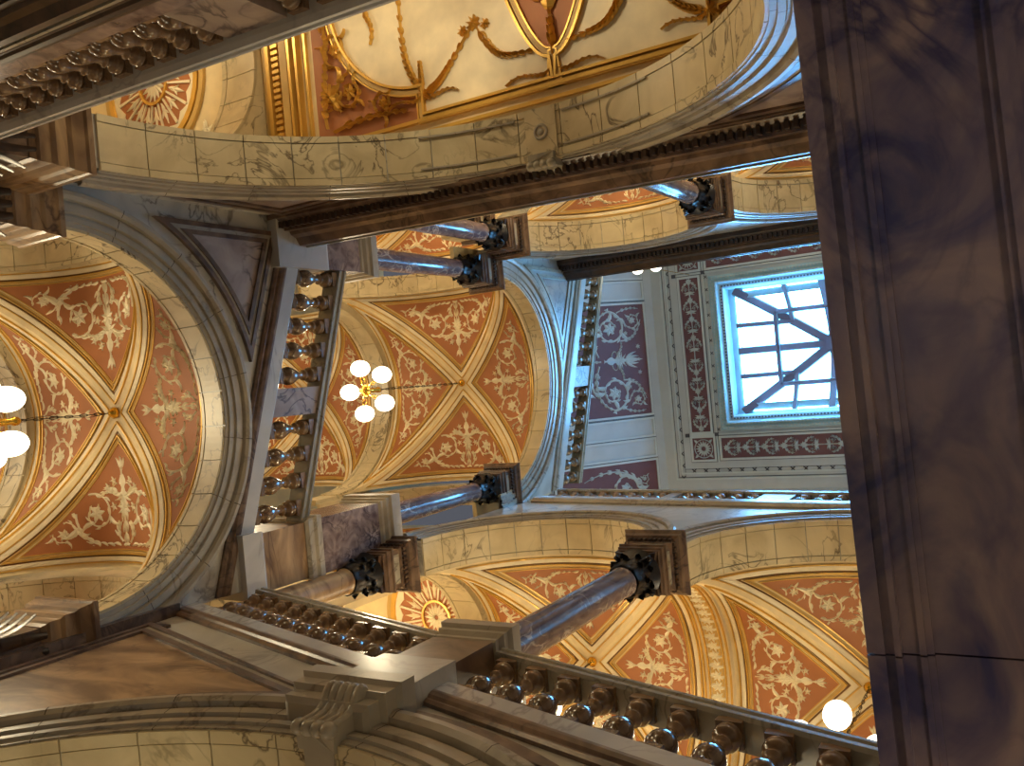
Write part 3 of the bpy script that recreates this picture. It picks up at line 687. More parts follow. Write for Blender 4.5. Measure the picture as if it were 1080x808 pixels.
# flat ceiling mouldings
R4 = lambda x0, x1, y0, y1: [(x0, y0), (x1, y0), (x1, y1), (x0, y1)]
m = MB(); d = MB(); red = MB()
big = R4(-3.1, 2.62, 1.0-.6, 7.52)
ring(m, Ft, big, inset(big, .04), 0, .03); big2 = inset(big, .13); ring(m, Ft, big2, inset(big2, .04), 0, .03)
big3 = inset(big, .052); ring(d, Ft, big3, inset(big3, .012), 0, .008)
sq = inset(big, .4)
panels = [(-2.02, 1.52, 6.60, 7.05), (1.68, 2.14, 1.5, 6.38), (-2.68, -2.2, 1.5, 6.38), (1.66, 2.16, 6.56, 7.06), (-2.70, -2.20, 6.56, 7.06)]
for p in panels:
    P = R4(*p); ring(m, Ft, inset(P, -.05), inset(P, 0), 0, .035); ring(d, Ft, inset(P, -.065), inset(P, -.052), 0, .01); plate(red, Ft, P, 0, .006)
for y in (6.47,): m.box(-2.75, 2.22, y-.02, y+.02, ZT-.03, ZT)
for x in (1.59, -2.11): m.box(x-.02, x+.02, 1.4, 7.1, ZT-.03, ZT)
for x in (-2.11, 1.59):
    for y in (6.47, 7.17): d.box(x-.04, x+.04, y-.04, y+.04, ZT-.05, ZT)
m.build('pale_moulding', M['greyl'], ct); red.build('maroon_panel', M['maroon'], ct)
def xmark(mb, x, y, s=.055):
    for sx in (1, -1):
        q = [(-s, -s*.35), (-s*.35*0-s*.7, -s*.7), (s, s*.35), (s*.7, s*.7)]
        plate(mb, Ft, [(x-s, y-sx*s*.8), (x-s*.7, y-sx*s), (x+s, y+sx*s*.8), (x+s*.7, y+sx*s)], 0, .02)
for i in range(20): xmark(d, -2.75+i*.28, 7.345)
for i in range(22): xmark(d, 2.42, 1.2+i*.28); xmark(d, -2.93, 1.2+i*.28)
for i in range(13): xmark(d, -2.0+i*.29, 6.42, .035)
d.box(-3.0, 2.5, 7.39, 7.40, ZT-.01, ZT); d.box(-3.0, 2.5, 7.29, 7.30, ZT-.01, ZT); d.box(2.37, 2.38, 1, 7.3, ZT-.01, ZT)
d.build('stencilled_border', M['greyd'], ct)
o = Orn(lambda u, v, h=0: Ft(u, .006+h, v)); o.P = lambda u, v, h=0: Ft(u, .006+h, 6.825+v); strip_design(o, -1.98, 1.48, .19)
for xx in (1.91, -2.44):
    o.P = lambda u, v, h=0, xx=xx: Ft(xx+v, .006+h, u); strip_design(o, 1.6, 6.3, .19)
    cx = xx; o.P = lambda u, v, h=0, cx=cx: Ft(cx+u, .006+h, 6.81+v)
    for i in range(16): o.leaf((.05*cos(i*PI/8), .05*sin(i*PI/8)), i*PI/8, .14, .045)
    o.ribbon([(.21*cos(i*PI/16), .21*sin(i*PI/16)) for i in range(33)], .02)
    for i in range(4): o.leaf((.2*cos(PI/4+i*PI/2)*.99, .2*sin(PI/4+i*PI/2)), PI/4+i*PI/2, .1, .06)
o.build('arabesque', M['lace'], ct)

# skylight
wd = empty('window_1', (XM+.045, YM, ZT)); tag(wd, 'rectangular domed skylight with pale blue frame and bright panes', 'skylight', kind='structure')
bw = (XM+.045, YM, ZT)
O = R4(SX0, SX1, SY0, SY1)
prof = [(0, 0), (.0, .05), (.05, .08), (.10, .05), (.11, .035), (.13, .09), (.17, .10), (.20, .06), (.215, .02), (.30, -.03), (.33, -.10), (.335, -.30), (.56, -.30), (.56, .0)]
def frame_sweep(mb, prof, P):
    loops = [(inset(P, d), h) for d, h in prof]; rows = []
    for i in range(len(P)): rows.append([Ft(L[i][0], h, L[i][1]) for L, h in loops])
    mb.grid(rows, closed_u=True, closed_v=False)
m = MB(); frame_sweep(m, prof[:-1], O); m.build('window_frame', M['frame'], wd, bw)
m = MB()
for P, s, h in ((inset(O, .055), .05, .09), (inset(O, .15), .045, .11)):
    for i in range(4):
        a = Vector(P[i]); b = Vector(P[(i+1) % 4]); n = int((b-a).length/.075); t = (b-a).normalized()
        for j in range(n):
            c = a+t*(j+.5)*.075; ball(m, (c.x, c.y, ZT-h+.02), .024, .024, .024, 6, 4)
m.build('bead_moulding', M['lace'], wd, bw)
m = MB(); P = inset(O, .26)
for i in range(4):
    a = Vector(P[i]); b = Vector(P[(i+1) % 4]); n = int((b-a).length/.07); t = (b-a).normalized()
    for j in range(n):
        c = a+t*(j+.5)*.07; m.box(c.x-.016, c.x+.016, c.y-.016, c.y+.016, ZT-.03, ZT)
m.build('dentil_line', M['greyd'], wd, bw)
gx, gy = (SX1-SX0)/2-.38, (SY1-SY0)/2-.50; gcx, gcy = (SX0+SX1)/2, (SY0+SY1)/2
def dome(x, y, off=0):    # normalised -1..1
    dd = 1-max(abs(x), abs(y)); return (gcx+x*gx, gcy+y*gy, ZT+.28+.75*sin(PI/2*max(0, dd))-off)
m = MB(); m.grid([[dome(-1+2*i/24, -1+2*j/24) for j in range(25)] for i in range(25)], smooth=False); pn = m.build('pane', M['sky'], wd, bw)
def bar(p, q, w, nm='glazing_bar', mat='barf'):
    w *= 1.35
    n = 16; pts = [(p[0]+(q[0]-p[0])*i/n, p[1]+(q[1]-p[1])*i/n) for i in range(n+1)]
    L = Vector(((q[0]-p[0])*gx, (q[1]-p[1])*gy)).normalized(); nx, ny = -L.y, L.x
    m = MB(); k = MB(); rows = []; rows2 = []
    for x, y in pts:
        c = dome(x, y, .03); d2 = dome(x, y, .12); rows.append([(c[0]+nx*w, c[1]+ny*w, c[2]), (d2[0]+nx*w*.8, d2[1]+ny*w*.8, d2[2]), (d2[0]-nx*w*.8, d2[1]-ny*w*.8, d2[2]), (c[0]-nx*w, c[1]-ny*w, c[2])])
        e = dome(x, y, .135); rows2.append([(d2[0]+nx*w*.7, d2[1]+ny*w*.7, d2[2]+.01), (e[0]+nx*w*.66, e[1]+ny*w*.66, e[2]), (e[0]-nx*w*.66, e[1]-ny*w*.66, e[2]), (d2[0]-nx*w*.7, d2[1]-ny*w*.7, d2[2]+.01)])
    m.grid(rows, closed_v=True); b = m.build(nm, M[mat], wd, bw)
    k.grid(rows2, closed_v=True)
    kk = MB(); kk.v = k.v; kk.f = k.f; kk.sm = k.sm; f = kk.build('bar_inlay', M['bar'], b, bw)
for s in (1, -1):
    for t in (1, -1): bar((s, t), (0, 0), .085)
    bar((0, s), (0, 0), .07); bar((s, 0), (0, 0), .07)
    for t in (.42, -.42):
        bar((t, s), (t, s*.42), .045); bar((s, t), (s*.42, t), .045)
    bar((-.6, .6*s), (.6, .6*s), .045); bar((.6*s, -.6), (.6*s, .6), .045)
m = MB(); c = dome(0, 0, .1); m.box(c[0]-.14, c[0]+.14, c[1]-.14, c[1]+.14, c[2]-.08, c[2]+.05); m.build('centre_boss', M['bar'], wd, bw)

# ------------------------------------------------------------------ dark landing soffit close overhead
ysl = lambda x: .575-.024*x
def slab(mb, x0, x1, y0, y1, z0, z1, n=1):
    v = [(x, ysl(x)-dy, z) for x in (x0, x1) for dy in (y0, y1) for z in (z0, z1)]
    mb.add(v, [(0, 1, 3, 2), (4, 6, 7, 5), (0, 4, 5, 1), (2, 3, 7, 6), (0, 2, 6, 4), (1, 5, 7, 3)])
m = MB(); slab(m, -4.6, 4.6, .02, 3.6, 3.12, 3.55); sf = m.build('ceiling', M['joint']); tag(sf, 'dark polished marble underside of a landing filling the right side', 'landing soffit', kind='structure')
for x0, x1 in ((-4.6, -2.2), (-2.192, .966), (.974, 3.2), (3.208, 4.6)):
    pass
def segs(name, parts, mat):
    m = MB()
    for x0, x1 in ((-4.6, -2.2), (-2.194, .967), (.973, 3.2), (3.206, 4.6)):
        for y0, y1, z0 in parts: slab(m, x0, x1, y0, y1, z0, 3.14)
    return m.build(name, M[mat], sf)
segs('edge_moulding', [(0, .055, 3.0), (.055, .085, 3.012), (.085, .105, 2.99)], 'soffit')
segs('border', [(.105, .155, 3.03), (.155, .175, 3.02), (.175, .195, 3.035)], 'soffit')
segs('soffit_panel', [(.195, .52, 3.055), (.60, .95, 3.05), (1.1, 2.2, 3.05), (2.3, 3.5, 3.05)], 'soffit')
segs('inner_moulding', [(.52, .545, 3.035), (.545, .575, 3.02), (.575, .60, 3.035), (.95, 1.1, 3.02), (2.2, 2.3, 3.02)], 'soffit')
m = MB(); slab(m, -4.6, 4.6, 0, .06, 3.14, 3.55); m.build('fascia', M['brown'], sf)

m = MB(); m.box(-7, 7, 16.5, 16.7, -1.6, 20.2); struct(m, 'wall_north', M['plaster'], 'outermost north wall behind all the vaults')
m = MB(); m.box(6.9, 7.0, -.3, 16.5, 4.5, 20.2); struct(m, 'wall_east', M['plaster'], 'outermost east wall behind the galleries')
m = MB(); m.box(-7.0, -6.9, -.3, 16.5, 4.5, 20.2); struct(m, 'wall_west', M['plaster'], 'outermost west wall behind the galleries')
# floor and low walls of the hall the camera stands in
m = MB(); m.box(-7, 7, -6, 16.5, -1.8, -1.6); o = m.build('floor', M['floor']); tag(o, 'pale stone hall floor below the stair', 'floor', kind='structure')
m = MB(); m.box(-7, 7, -6.2, -6, -1.6, 3.6); struct(m, 'wall_south', M['white'], 'far hall wall behind the camera')
m = MB(); m.box(6.6, 6.8, -6, 12, -1.6, 4); m.box(-7, -6.8, -6, 12, -1.6, 8.6); struct(m, 'wall_east', M['tan'], 'outer hall walls beyond the lower arches')
m = MB(); m.box(2.7, 6.8, .2, 8.2, 4.3, 4.5); o = m.build('ceiling', M['plaster']); tag(o, 'plain plaster ceiling behind the wide lower arch', 'flat ceiling', kind='structure')

# ================================================================== THINGS
# ------------------------------------------------------------------ balustrades
BAL = [(.085, 0), (.085, .05)], [(.055, .05), (.085, .06), (.085, .075), (.06, .085), (.06, .10), (.085, .13), (.104, .18), (.102, .23), (.078, .29), (.048, .35), (.036, .41), (.040, .43), (.062, .44), (.064, .455), (.042, .465), (.040, .48), (.055, .50), (.082, .52), (.092, .54), (.07, .555), (.09, .57), (.09, .585), (.07, .60)], [(.085, .60), (.085, .68)]
def bal_mesh():
    m = MB(); sqstack(m, BAL[0]); lathe(m, BAL[1], 20); sqstack(m, BAL[2]); o = m.build('baluster', M['baluster'], None); me = o.data; bpy.data.objects.remove(o); return me
BALME = bal_mesh()
RAILP = [(-.15, .98), (-.15, 1.03), (-.13, 1.04), (-.13, 1.06), (-.15, 1.08), (-.15, 1.11), (.08, 1.11), (.08, 1.08), (.06, 1.06), (.06, 1.04), (.08, 1.03), (.08, .99), (.05, .98)]
BASEP = [(-.02, -.02), (.03, -.02), (.045, .01), (.045, .03), (.065, .05), (.075, .09), (.075, .12), (-.02, .12)]
PLP = [(-.20, .12), (.075, .12), (.075, .29), (.06, .31), (-.20, .31)]
def balustrade(F, a0, a1, zf, label, group, dies=(), pitch=.28, base='brown', skip=(), rails=None, ends=.1, plinth='greywhite', scale=1.0, ext=None, railk=1.0, railmat='rail'):
    mid = F((a0+a1)/2, 0, zf((a0+a1)/2)); root = empty('balustrade', mid); tag(root, label, 'balustrade', group)
    sc = lambda P: [(o*scale, u*scale) for o, u in P]
    e0, e1 = ext or (a0, a1)
    m = MB(); run(m, F, e0, e1, zf, sc(BASEP)); m.build('base_moulding', M[base], root, mid)
    m = MB(); run(m, F, e0, e1, zf, sc(PLP)); m.build('plinth', M[plinth], root, mid)
    m = MB(); run(m, F, a0, a1, zf, [(o*railk, u) for o, u in sc(RAILP)]); m.build('handrail', M[railmat], root, mid)
    for d0, d1 in dies:
        m = MB(); run(m, F, d0, d1, zf, sc([(-.14, .30), (.05, .30), (.05, .98), (-.14, .98)])); m.build('die', M['panel'], root, mid)
    cuts = sorted(dies); segs_ = []; p = a0
    for d0, d1 in cuts: segs_.append((p, d0)); p = d1
    segs_.append((p, a1))
    for s0, s1 in segs_:
        n = max(1, int((s1-s0-ends)/pitch*1.0+.5)); st = (s1-s0)/n
        if s1-s0 < .2: continue
        for i in range(n):
            a = s0+st*(i+.5); o = bpy.data.objects.new('baluster', BALME); COL.objects.link(o); o.parent = root
            q = F(a, -.03*scale, zf(a)+.31*scale); o.location = (q[0]-mid[0], q[1]-mid[1], q[2]-mid[2]); o.scale = (scale,)*3
    return root
BG = None
balustrade(FN, -1.72, 1.46, zN, 'raking marble balustrade with turned balusters and a central die above the large left arch', BG, dies=((-.17, .17),), pitch=.27, ext=(-2.28, 2.08), scale=1.1)
balustrade(FN, -2.1, 2.08, lambda a: zN2(a), 'steep balustrade in bluish light beside the red ceiling panel, top of the well', BG, dies=((-.2, .2),), pitch=.26, base='mould')
balustrade(FE, 4.45, 7.62, zE, 'amber baluster stair rail between the corner pier and the lower middle pedestal', BG, ext=(4.4, 7.9), pitch=.27, scale=.93)
balustrade(FE, .3, 3.72, zE, 'amber baluster stair rail descending at lower right from the middle pedestal', BG, pitch=.29, scale=.93)
balustrade(FE, .3, 7.75, zE3, 'foreshortened balustrade along the lower edge of the skylight ceiling', BG, base='mould', dies=((3.3, 3.8), (5.2, 5.4)), pitch=.27)
balustrade(FW, .5, 7.5, lambda a: zW(a)+.48, 'balustrade above the brown dentilled string on the upper side', BG, dies=((3.8, 4.4),), pitch=.3)
balustrade(FW, .5, 7.9, lambda a: 15.83, 'level balustrade above the topmost dark cornice', BG, pitch=.3)
FWn = lambda a, o, z: (-2.25+o, a, z)
zWn = lambda a: 3.27-.033*a
nb = balustrade(FWn, 1.4, 6.9, zWn, 'nearest balustrade with pale grey handrail crossing the upper left corner', BG, dies=((3.58, 4.05), (6.3, 6.6)), pitch=.2, plinth='purple', base='dark', scale=.72, railk=1.9, railmat='greywhite')
dentil_string(lambda a, o, z: (-2.42+o*.6, a, z), 1.4, 6.9, lambda a: 2.98-.033*a, 'dark dentilled string under the nearest balustrade', 'dark', 'rail', .55)
m = MB(); m.box(-2.9, -2.42, 1.4, 6.9, 1.4, 2.9); struct(m, 'wall_west', M['purple'], 'dark marble wall face below the nearest balustrade')

# ------------------------------------------------------------------ pedestals
def pedestal(cx, cy, stack, label):
    root = empty('pedestal', (cx, cy, stack[0][2][0][1])); tag(root, label, 'pedestal'); b = (cx, cy, stack[0][2][0][1])
    for nm, mat, prof in stack:
        m = MB(); sqstack(m, prof, cx, cy); m.build(nm, M[mat], root, b)
    return root
capm = lambda h, z0, z1: [(h, z0), (h+.03, z0+.04), (h+.03, z0+.08), (h+.06, z0+.12), (h+.06, z0+.17), (h+.09, z0+.2), (h+.09, z1)]
pedestal(1.82, 8.20, [('base_block', 'greywhite', [(.37, 6.98), (.37, 7.26), (.35, 7.30)]), ('lower_die', 'tan', [(.34, 7.30), (.34, 7.98)]), ('band_moulding', 'mould', [(.35, 7.98), (.38, 8.02), (.38, 8.10), (.40, 8.14), (.40, 8.22), (.36, 8.26)]), ('upper_die', 'purple', [(.35, 8.26), (.35, 9.38)]), ('cap', 'mould', capm(.34, 9.38, 9.76))],
         'tall purple veined marble pedestal in the corner right of the large arch')
pedestal(-1.95, 8.14, [('base_block', 'greywhite', [(.29, 7.95), (.29, 8.80), (.28, 8.84)]), ('upper_die', 'purple', [(.27, 8.84), (.27, 9.48)]), ('cap', 'mould', capm(.24, 9.48, 9.80))],
         'bluish marble pedestal under the two upper left columns')
pedestal(2.24, 4.03, [('base_moulding', 'mould', [(.31, 4.12), (.35, 4.14), (.35, 4.24), (.39, 4.26), (.39, 4.36), (.42, 4.39), (.42, 4.52), (.33, 4.54)]), ('base_block', 'greywhite', [(.32, 4.54), (.32, 5.12), (.30, 5.15)]), ('die', 'brown', [(.28, 5.15), (.28, 5.68)]), ('cap', 'mould', capm(.25, 5.68, 5.99))],
         'stepped brown and grey marble pedestal at the lower middle carrying the large column')
# ------------------------------------------------------------------ columns
def column(zf, zt, ztop, hw=.33, r=.15, col='shaft', stub=False):
    """free column with its capital and entablature block; heights above the eye; foot at the origin"""
    root = empty('column', (0, 0, 0)); root.location = (0, 0, 0); b = (0, 0, 0); H = zt-zf; C = .46; T = ztop-zf
    m = MB(); sqstack(m, [(r*1.45, 0), (r*1.45, .06)]); lathe(m, [(r*1.35, .06), (r*1.42, .085), (r*1.35, .11), (r*1.15, .12), (r*1.15, .13), (r*1.25, .145), (r*1.15, .16), (r*1.02, .17)], 28); m.build('base', M['dark'], root, b)
    m = MB(); lathe(m, [(r*1.04, .17), (r, .24), (r*.99, H*.4), (r*.95, H*.7), (r*.88, H-.06), (r*.92, H-.04), (r*.96, H-.02), (r*.9, H)], 40); m.build('shaft', M[col], root, b)
    m = MB(); lathe(m, [(r*.9, H), (r*1.0, H+.12), (r*1.12, H+.28), (r*1.6, H+C-.06)], 24)
    for tier, (z0, Lh, n, ro) in enumerate(((H, .22, 8, 0), (H+.10, .26, 8, PI/8))):
        for i in range(n):
            a = ro+2*PI*i/n; rows = []
            for j in range(7):
                t = j/6; rr = r*.93+.015+.06*t**2*(1.25 if tier else 1); z = z0+Lh*(t if t < .85 else .85-(t-.85)*1.5); w = r*.46*(1-.55*t*t)*(1+.16*sin(j*2.2))
                if j == 6: rr += .012
                ca, sa = cos(a), sin(a); rows.append([((rr+dr)*ca-w*k*sa, (rr+dr)*sa+w*k*ca, z) for k, dr in ((-1, -.02), (-.5, 0), (0, .015), (.5, 0), (1, -.02))])
            m.grid(rows, smooth=True); m.grid([[(x*.96, y*.96, z-.008) for x, y, z in R_] for R_ in rows], smooth=True)
    for i in range(4):
        a = PI/4+i*PI/2; ca, sa = cos(a), sin(a)
        for sgn in (1, -1):
            pts = [(r*.95*ca-sgn*.07*sa, r*.95*sa+sgn*.07*ca, H+.22)]+[(((r*1.55)+.05*(1-k/12)*cos(PI*.5+k*.55)+.0)*ca-sgn*.012*sa, ((r*1.55)+.05*(1-k/12)*cos(PI*.5+k*.55))*sa+sgn*.012*ca, H+C-.13+.055*(1-k/12)*sin(PI*.5+k*.55)) for k in range(11)]
            tube(m, pts, .017, 6)
        fa = i*PI/2; ball(m, (r*1.3*cos(fa), r*1.3*sin(fa), H+C-.05), .04, .04, .05, 8, 6)
    m.build('capital', M['capital'], root, b)
    hwc = hw*.86; m = MB(); n = 8; prof = []
    P = []
    for i in range(4):
        a0 = PI/4+i*PI/2; c0 = Vector((cos(a0), sin(a0)))*hwc*1.2; c1 = Vector((cos(a0+PI/2), sin(a0+PI/2)))*hwc*1.2
        for j in range(n):
            t = j/n; q = c0.lerp(c1, t); q = q*(1-.16*sin(PI*t)); P.append((q.x, q.y))
    plate(m, lambda a, o, y: (a, y, o), P, H+C-.07, H+C); m.build('abacus', M['dark'], root, b)
    z0 = H+C; h = T-z0; blk = MB()
    prof = [(hw*.74, z0), (hw*.74, z0+h*.10), (hw*.80, z0+h*.12), (hw*.80, z0+h*.24), (hw*.86, z0+h*.26), (hw*.86, z0+h*.30), (hw*.76, z0+h*.32), (hw*.76, z0+h*.56), (hw*.84, z0+h*.60), (hw*.84, z0+h*.74), (hw*1.0, z0+h*.78), (hw*1.04, z0+h*.88), (hw*1.14, z0+h*.95), (hw*1.14, T)]
    sqstack(blk, prof); e = blk.build('entablature_block', M['brown'], root, b)
    m = MB(); dz0, dz1 = z0+h*.62, z0+h*.74; q = hw*.84; n = 9
    for i in range(n):
        t = -q+2*q*(i+.5)/n
        for s in (1, -1): m.box(t-.02, t+.02, s*q-.03, s*q+.03, dz0, dz1); m.box(s*q-.03, s*q+.03, t-.02, t+.02, dz0, dz1)
    m.build('dentils', M['dark'], e, b)
    m = MB(); q = hw*.765
    for s in (1, -1): m.box(-q*.75, q*.75, s*q-.01, s*q+.01, z0+h*.35, z0+h*.53); m.box(s*q-.01, s*q+.01, -q*.75, q*.75, z0+h*.35, z0+h*.53)
    m.build('frieze_panel', M['rail'], e, b)
    return root
def put(o, loc, label, rz=0):
    o.location = (loc[0], loc[1], loc[2]+ZO); o.rotation_euler = (0, 0, rz); tag(o, label, 'column', 'free standing columns of the stair arcades'); return o
cN = column(9.78, 12.35, 13.28, hw=.32, r=.165)
put(cN, (1.76, 8.25, 9.78), 'slim polished column rising from the purple corner pedestal right of the large arch')
c2 = copy_tree(cN); put(c2, (-1.98, 8.25, 9.82), 'lower of the paired columns on the upper left pedestal')
c3 = copy_tree(cN); put(c3, (-2.48, 7.66, 9.78), 'upper of the paired columns, touching the brown dentilled string')
c4 = copy_tree(cN); put(c4, (-2.85, 8.30, 9.78), 'column half hidden behind the paired columns of the upper left pedestal')
c5 = copy_tree(cN); put(c5, (-2.46, 4.12, 9.72), 'blue lit column emerging above the middle of the dentilled string')
cE = column(5.99, 8.88, 9.92, hw=.335, r=.178)
put(cE, (2.28, 4.10, 5.99), 'large mottled plum column on the brown pedestal at lower middle')
c6 = copy_tree(cE); put(c6, (2.33, 7.78, 5.65), 'tan column with dark capital below the purple corner pedestal')
kids(c6)[1].name
for k in kids(c6):
    if k.name.startswith('shaft'):
        k.data = k.data.copy(); k.data.materials[0] = M['tan']
# lower capitals of the big arches (left edge)
def impost(cx, cy, z0, label, half=.36, ax=1, ay=1):
    b = (cx, cy, z0-1.0); root = empty('pilaster', b); tag(root, label, 'pilaster')
    m = MB(); sqstack(m, [(half*.8, z0-1.0), (half*.8, z0-.05)], cx, cy, ax, ay); m.build('shaft', M['brown'], root, b)
    m = MB(); sqstack(m, [(half*.82, z0-.05), (half*.86, z0), (half*.9, z0+.02), (half*.9, z0+.12), (half*.97, z0+.15), (half*.97, z0+.25), (half*1.03, z0+.28), (half*1.08, z0+.38), (half*1.12, z0+.40), (half*1.12, z0+.45)], cx, cy, ax, ay); m.build('impost_moulding', M['tan'], root, b)
    m = MB()
    for s in (1, -1):
        for j in range(-2, 3):
            for F_ in ((lambda t, d: (cx+t*ax, cy+s*(half*.84+d)*ay)), (lambda t, d: (cx+s*(half*.84+d)*ax, cy+t*ay))):
                rows = []
                for k in range(6):
                    t = k/5; d = .10*t**2; zz = z0-.42+.36*t; w = .06*(1-.5*t*t)
                    rows.append([(*F_(j*half*.34+w*q, d+(.015 if q == 0 else 0)), zz) for q in (-1, 0, 1)])
                m.grid(rows, smooth=True)
    m.build('carved_leaves', M['dark'], root, b); return root
impost(-2.47, 7.46, 4.45, 'brown carved pilaster head at the spring of the wide upper arch', .5, .64, 1)
impost(2.18, 8.30, 4.72, 'brown moulded pilaster head at the lower spring of the large left arch', .42)
impost(-2.10, 8.17, 4.72, 'brown moulded pilaster head at the upper spring of the large left arch', .32)

# ------------------------------------------------------------------ keystones
def keystone(F, a, z0, z1, o0, o1, half, label, mat='mould'):
    b = F(a, 0, z0); root = empty('keystone', b); tag(root, label, 'keystone'); H = z1-z0
    path = bez((o0+.03, z0), (o0+.16, z0+.02*H), (o0+.02, z0+.45*H), (o1*.75, z0+.72*H), 12)+bez((o1*.75, z0+.72*H), (o1*.95, z0+.82*H), (o1*1.1, z0+1.05*H), (o1*.6, z1+.02), 8)[1:]
    m = MB(); rows = []
    for i, (o, z) in enumerate(path):
        p0 = path[max(0, i-1)]; p1 = path[min(len(path)-1, i+1)]; t = Vector((p1[0]-p0[0], p1[1]-p0[1])).normalized(); nx, nz = t.y, -t.x
        row = [F(a-half, -.02, z)]
        for k in range(29):
            x = -1+2*k/28; f = .018*abs(cos(x*PI*2.5)); row.append(F(a+half*x, o+nx*f, z+nz*f))
        row.append(F(a+half, -.02, z)); rows.append(row)
    m.grid(rows, closed_v=True, smooth=False); L = len(rows[0]); e = len(m.v); m.f += [tuple(range(e-L, e)), tuple(range(L-1, -1, -1))]; m.sm += [False]*2
    m.build('console', M[mat], root, b)
    for k in range(4):
        x = -1+2*(k+.5)/4; m = MB(); c = F(a+half*x*1.05, o0+.07, z0+.0); r = half*.34; ball(m, c, r, r, r*1.15, 14, 10)
        torus(m, (c[0], c[1], c[2]-r*.3), r*.8, r*.18, 14, 6); m.build('volute', M[mat], root, b)
    return root
k1 = keystone(FE, 3.94, 3.93, 4.27, .05, .30, .15, 'carved scroll keystone of the wide arch at the bottom')
m = MB(); b = FE(3.94, 0, 3.93); run(m, FE, 3.82, 4.06, lambda a: 3.95, [(-.60, 0), (.07, 0), (.07, .1), (-.60, .1)]); m.build('soffit_block', M['mould'], k1, b)
k2 = keystone(FW, 4.25, 8.12, 8.48, .03, .17, .15, 'carved fluted keystone of the wide arch at the top', 'rail')
m = MB(); b = FW(4.25, 0, 8.12); run(m, FW, 4.07, 4.43, lambda a: 8.175, [(-.50, 0), (.04, 0), (.04, .1), (-.50, .1)]); blk = m.build('soffit_block', M['cream'], k2, b)
m = MB(); torus(m, (XW-.25, 4.25, 8.175), .07, .016); ball(m, (XW-.25, 4.25, 8.18), .04, .04, .02); m.build('rosette', M['mould'], k2, b)
for s_, ac, za, zz in ((1, 4.27, 5.2, 3.02),):
    for t0, t1 in ((.355, .47), (.53, .645)):
        m = MB()
        for o_, w_ in ((-.43, .02), (-.09, .02)): archsweep(m, FW, ac, za, zz, [(-.03, o_), (-.045, o_+.005), (-.045, o_+w_), (-.03, o_+w_+.005)], 0, 12, t0, t1)
        m.build('panel_bead', M['mould'], ww)

# ------------------------------------------------------------------ chandeliers
def globe_mesh(): 
    m = MB(); ball(m, (0, 0, 0), .145, .145, .20, 24, 16); o = m.build('globe', M['globe'], None); me = o.data; bpy.data.objects.remove(o); return me
GME = globe_mesh()
def chandelier(drop, n=5, ro=0):
    """hung from the origin; globes at -drop"""
    root = empty('chandelier', (0, 0, 0)); root.location = (0, 0, 0); b = (0, 0, 0)
    m = MB(); lathe(m, [(.02, .04), (.07, .0), (.075, -.03), (.05, -.06), (.03, -.09), (.01, -.1)], 16); m.build('ceiling_rose', M['brass'], root, b)
    m = MB(); top = -.1; bot = -(drop-.30); nl = int((top-bot)/.09)
    for i in range(nl):
        z = top-(top-bot)*(i+.5)/nl; h = (top-bot)/nl*.62; pts = [((.016*cos(t) if i % 2 else 0), (0 if i % 2 else .016*cos(t)), z+h*sin(t)) for t in [2*PI*k/10 for k in range(11)]]
        tube(m, pts, .005, 4)
    tube(m, [(0, 0, top), (0, 0, bot)], .005, 5); tube(m, [(.03*sin(PI*i/12*2), .02*sin(i*.9), top-(top-bot)*i/12) for i in range(13)], .004, 4)
    m.build('chain', M['iron'], root, b)
    m = MB(); z = -drop
    lathe(m, [(.012, z+.34), (.05, z+.30), (.055, z+.25), (.035, z+.22), (.045, z+.10), (.03, z+.04), (.05, z-.02), (.10, z-.05), (.11, z-.09), (.08, z-.13), (.035, z-.16), (.03, z-.2), (.012, z-.24)], 18)
    m.build('stem', M['brass'], root, b)
    for i in range(n):
        a = ro+2*PI*i/n; ca, sa = cos(a), sin(a)
        m = MB(); tube(m, [(r_*ca, r_*sa, z+zz) for r_, zz in ((.04, -.05), (.12, -.11), (.22, -.10), (.30, -.02), (.36, .07), (.42, .10), (.42, .18))], .011, 6)
        tube(m, [((.2+.05*cos(t))*ca, (.2+.05*cos(t))*sa, z-.04+.05*sin(t)) for t in [k*.6 for k in range(10)]], .007, 5)
        lathe(m, [(.02, z+.18), (.055, z+.175), (.05, z+.13), (.03, z+.12)], 12, .42*ca, .42*sa)
        arm = m.build('arm', M['brass'], root, b)
        g = bpy.data.objects.new('globe', GME); COL.objects.link(g); g.parent = arm; g.location = (.42*ca, .42*sa, z+.0)
    ld = bpy.data.lights.new('lamp_light', 'POINT'); ld.energy = LAMP_W; ld.color = WARM; ld.shadow_soft_size = .12
    l = bpy.data.objects.new('lamp_light', ld); COL.objects.link(l); l.parent = root; l.location = (0, 0, z-.38)
    return root
CH = 'branched chandeliers with glowing glass globes'
def hang(o, loc, label, rz=0): o.location = (loc[0], loc[1], loc[2]+ZO); o.rotation_euler = (0, 0, rz); tag(o, label, 'chandelier', CH)
chA = chandelier(1.56, 5, -PI/2+PI/5); hang(chA, (-.06, 10.14, 7.16), 'brass chandelier with two bright globes showing at the left edge', 0)
chB = chandelier(2.95, 5, .3); hang(chB, (-.08, 10.14, 15.08), 'chandelier with five glowing globes inside the upper arch', 0)
chD = chandelier(2.08, 5, .3); hang(chD, (0, 14.16, 15.08), 'unseen chandelier added in the deeper upper north vault')  # unseen lamp added to light the deeper bay
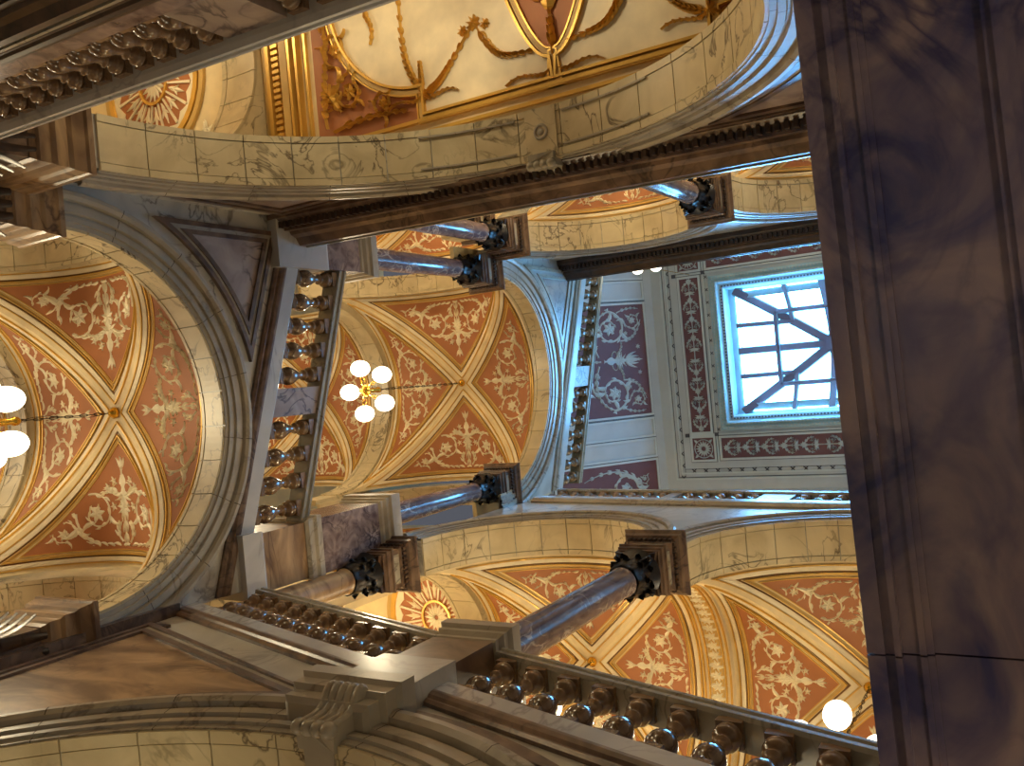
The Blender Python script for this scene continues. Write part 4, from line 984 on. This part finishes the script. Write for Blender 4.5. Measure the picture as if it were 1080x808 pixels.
for ch, loc, lb in ((chD, (4.2, 6.0, 11.70), 'chandelier hidden behind the rail, hung from the east vault nearer the corner'),
                    (chD, (4.2, 2.15, 11.70), 'chandelier at lower right with one globe showing over the handrail'),
                    (chA, (-4.45, 6.05, 14.95), 'unseen chandelier added in the west gallery vault behind the blue lit column'),  # this and all below are unseen lamps added to light their bays
                    (chA, (-4.45, 2.15, 14.95), 'unseen chandelier added in the west gallery vault beside the soffit'),
                    (chA, (-4.45, 10.14, 15.08), 'unseen chandelier added in the far upper left corner vault'),
                    (chA, (0, 14.16, 7.16), 'unseen chandelier added in the deeper lower north vault'),
                    (chA, (-4.6, 5.2, 8.58), 'unseen chandelier added under the gilded flat ceiling'),
                    (chA, (4.3, 9.9, 11.98), 'unseen chandelier added in the corner under the fan rosette'),
                    (chA, (-5.6, 9.6, 8.48), 'unseen chandelier added in the upper left corner bay behind the nearest balustrade'),
                    (chA, (4.3, 4.0, 4.28), 'unseen chandelier added behind the wide lower arch'),
                    (chA, (4.6, 6.2, 18.3), 'chandelier added for light in the top gallery on the east side, out of view'),  # both top gallery lamps are added to brighten the skylight ceiling
                    (chA, (-5.1, 4.2, 18.3), 'chandelier added for light in the top gallery on the west side, unseen behind the dark cornice'),
                    (chA, (1.6, -2.0, 3.03), 'unseen chandelier added under the dark landing soffit behind the camera')):  # added out of view to light the soffit from below
    c = copy_tree(ch); hang(c, loc, lb, .4)
# small two-globe pendant below the top cornice
m = MB(); b = (-2.1, 6.78, 17.6); root = empty('pendant_lamp', b); tag(root, 'small lamp with two glowing globes just below the top dark cornice', 'lamp')
tube(m, [(-2.1, 6.78, 19.8), (-2.1, 6.78, 17.5)], .008, 6); tube(m, [(-2.1, 6.58, 17.3), (-2.1, 6.62, 17.5), (-2.1, 6.78, 17.55), (-2.1, 6.94, 17.5), (-2.1, 6.98, 17.3)], .012, 6); m.build('arm', M['brass'], root, b)
for yy in (6.58, 6.98):
    g = bpy.data.objects.new('globe', GME); COL.objects.link(g); g.parent = root; g.location = (0, yy-6.78, -.42); g.scale = (.8, .8, .7)
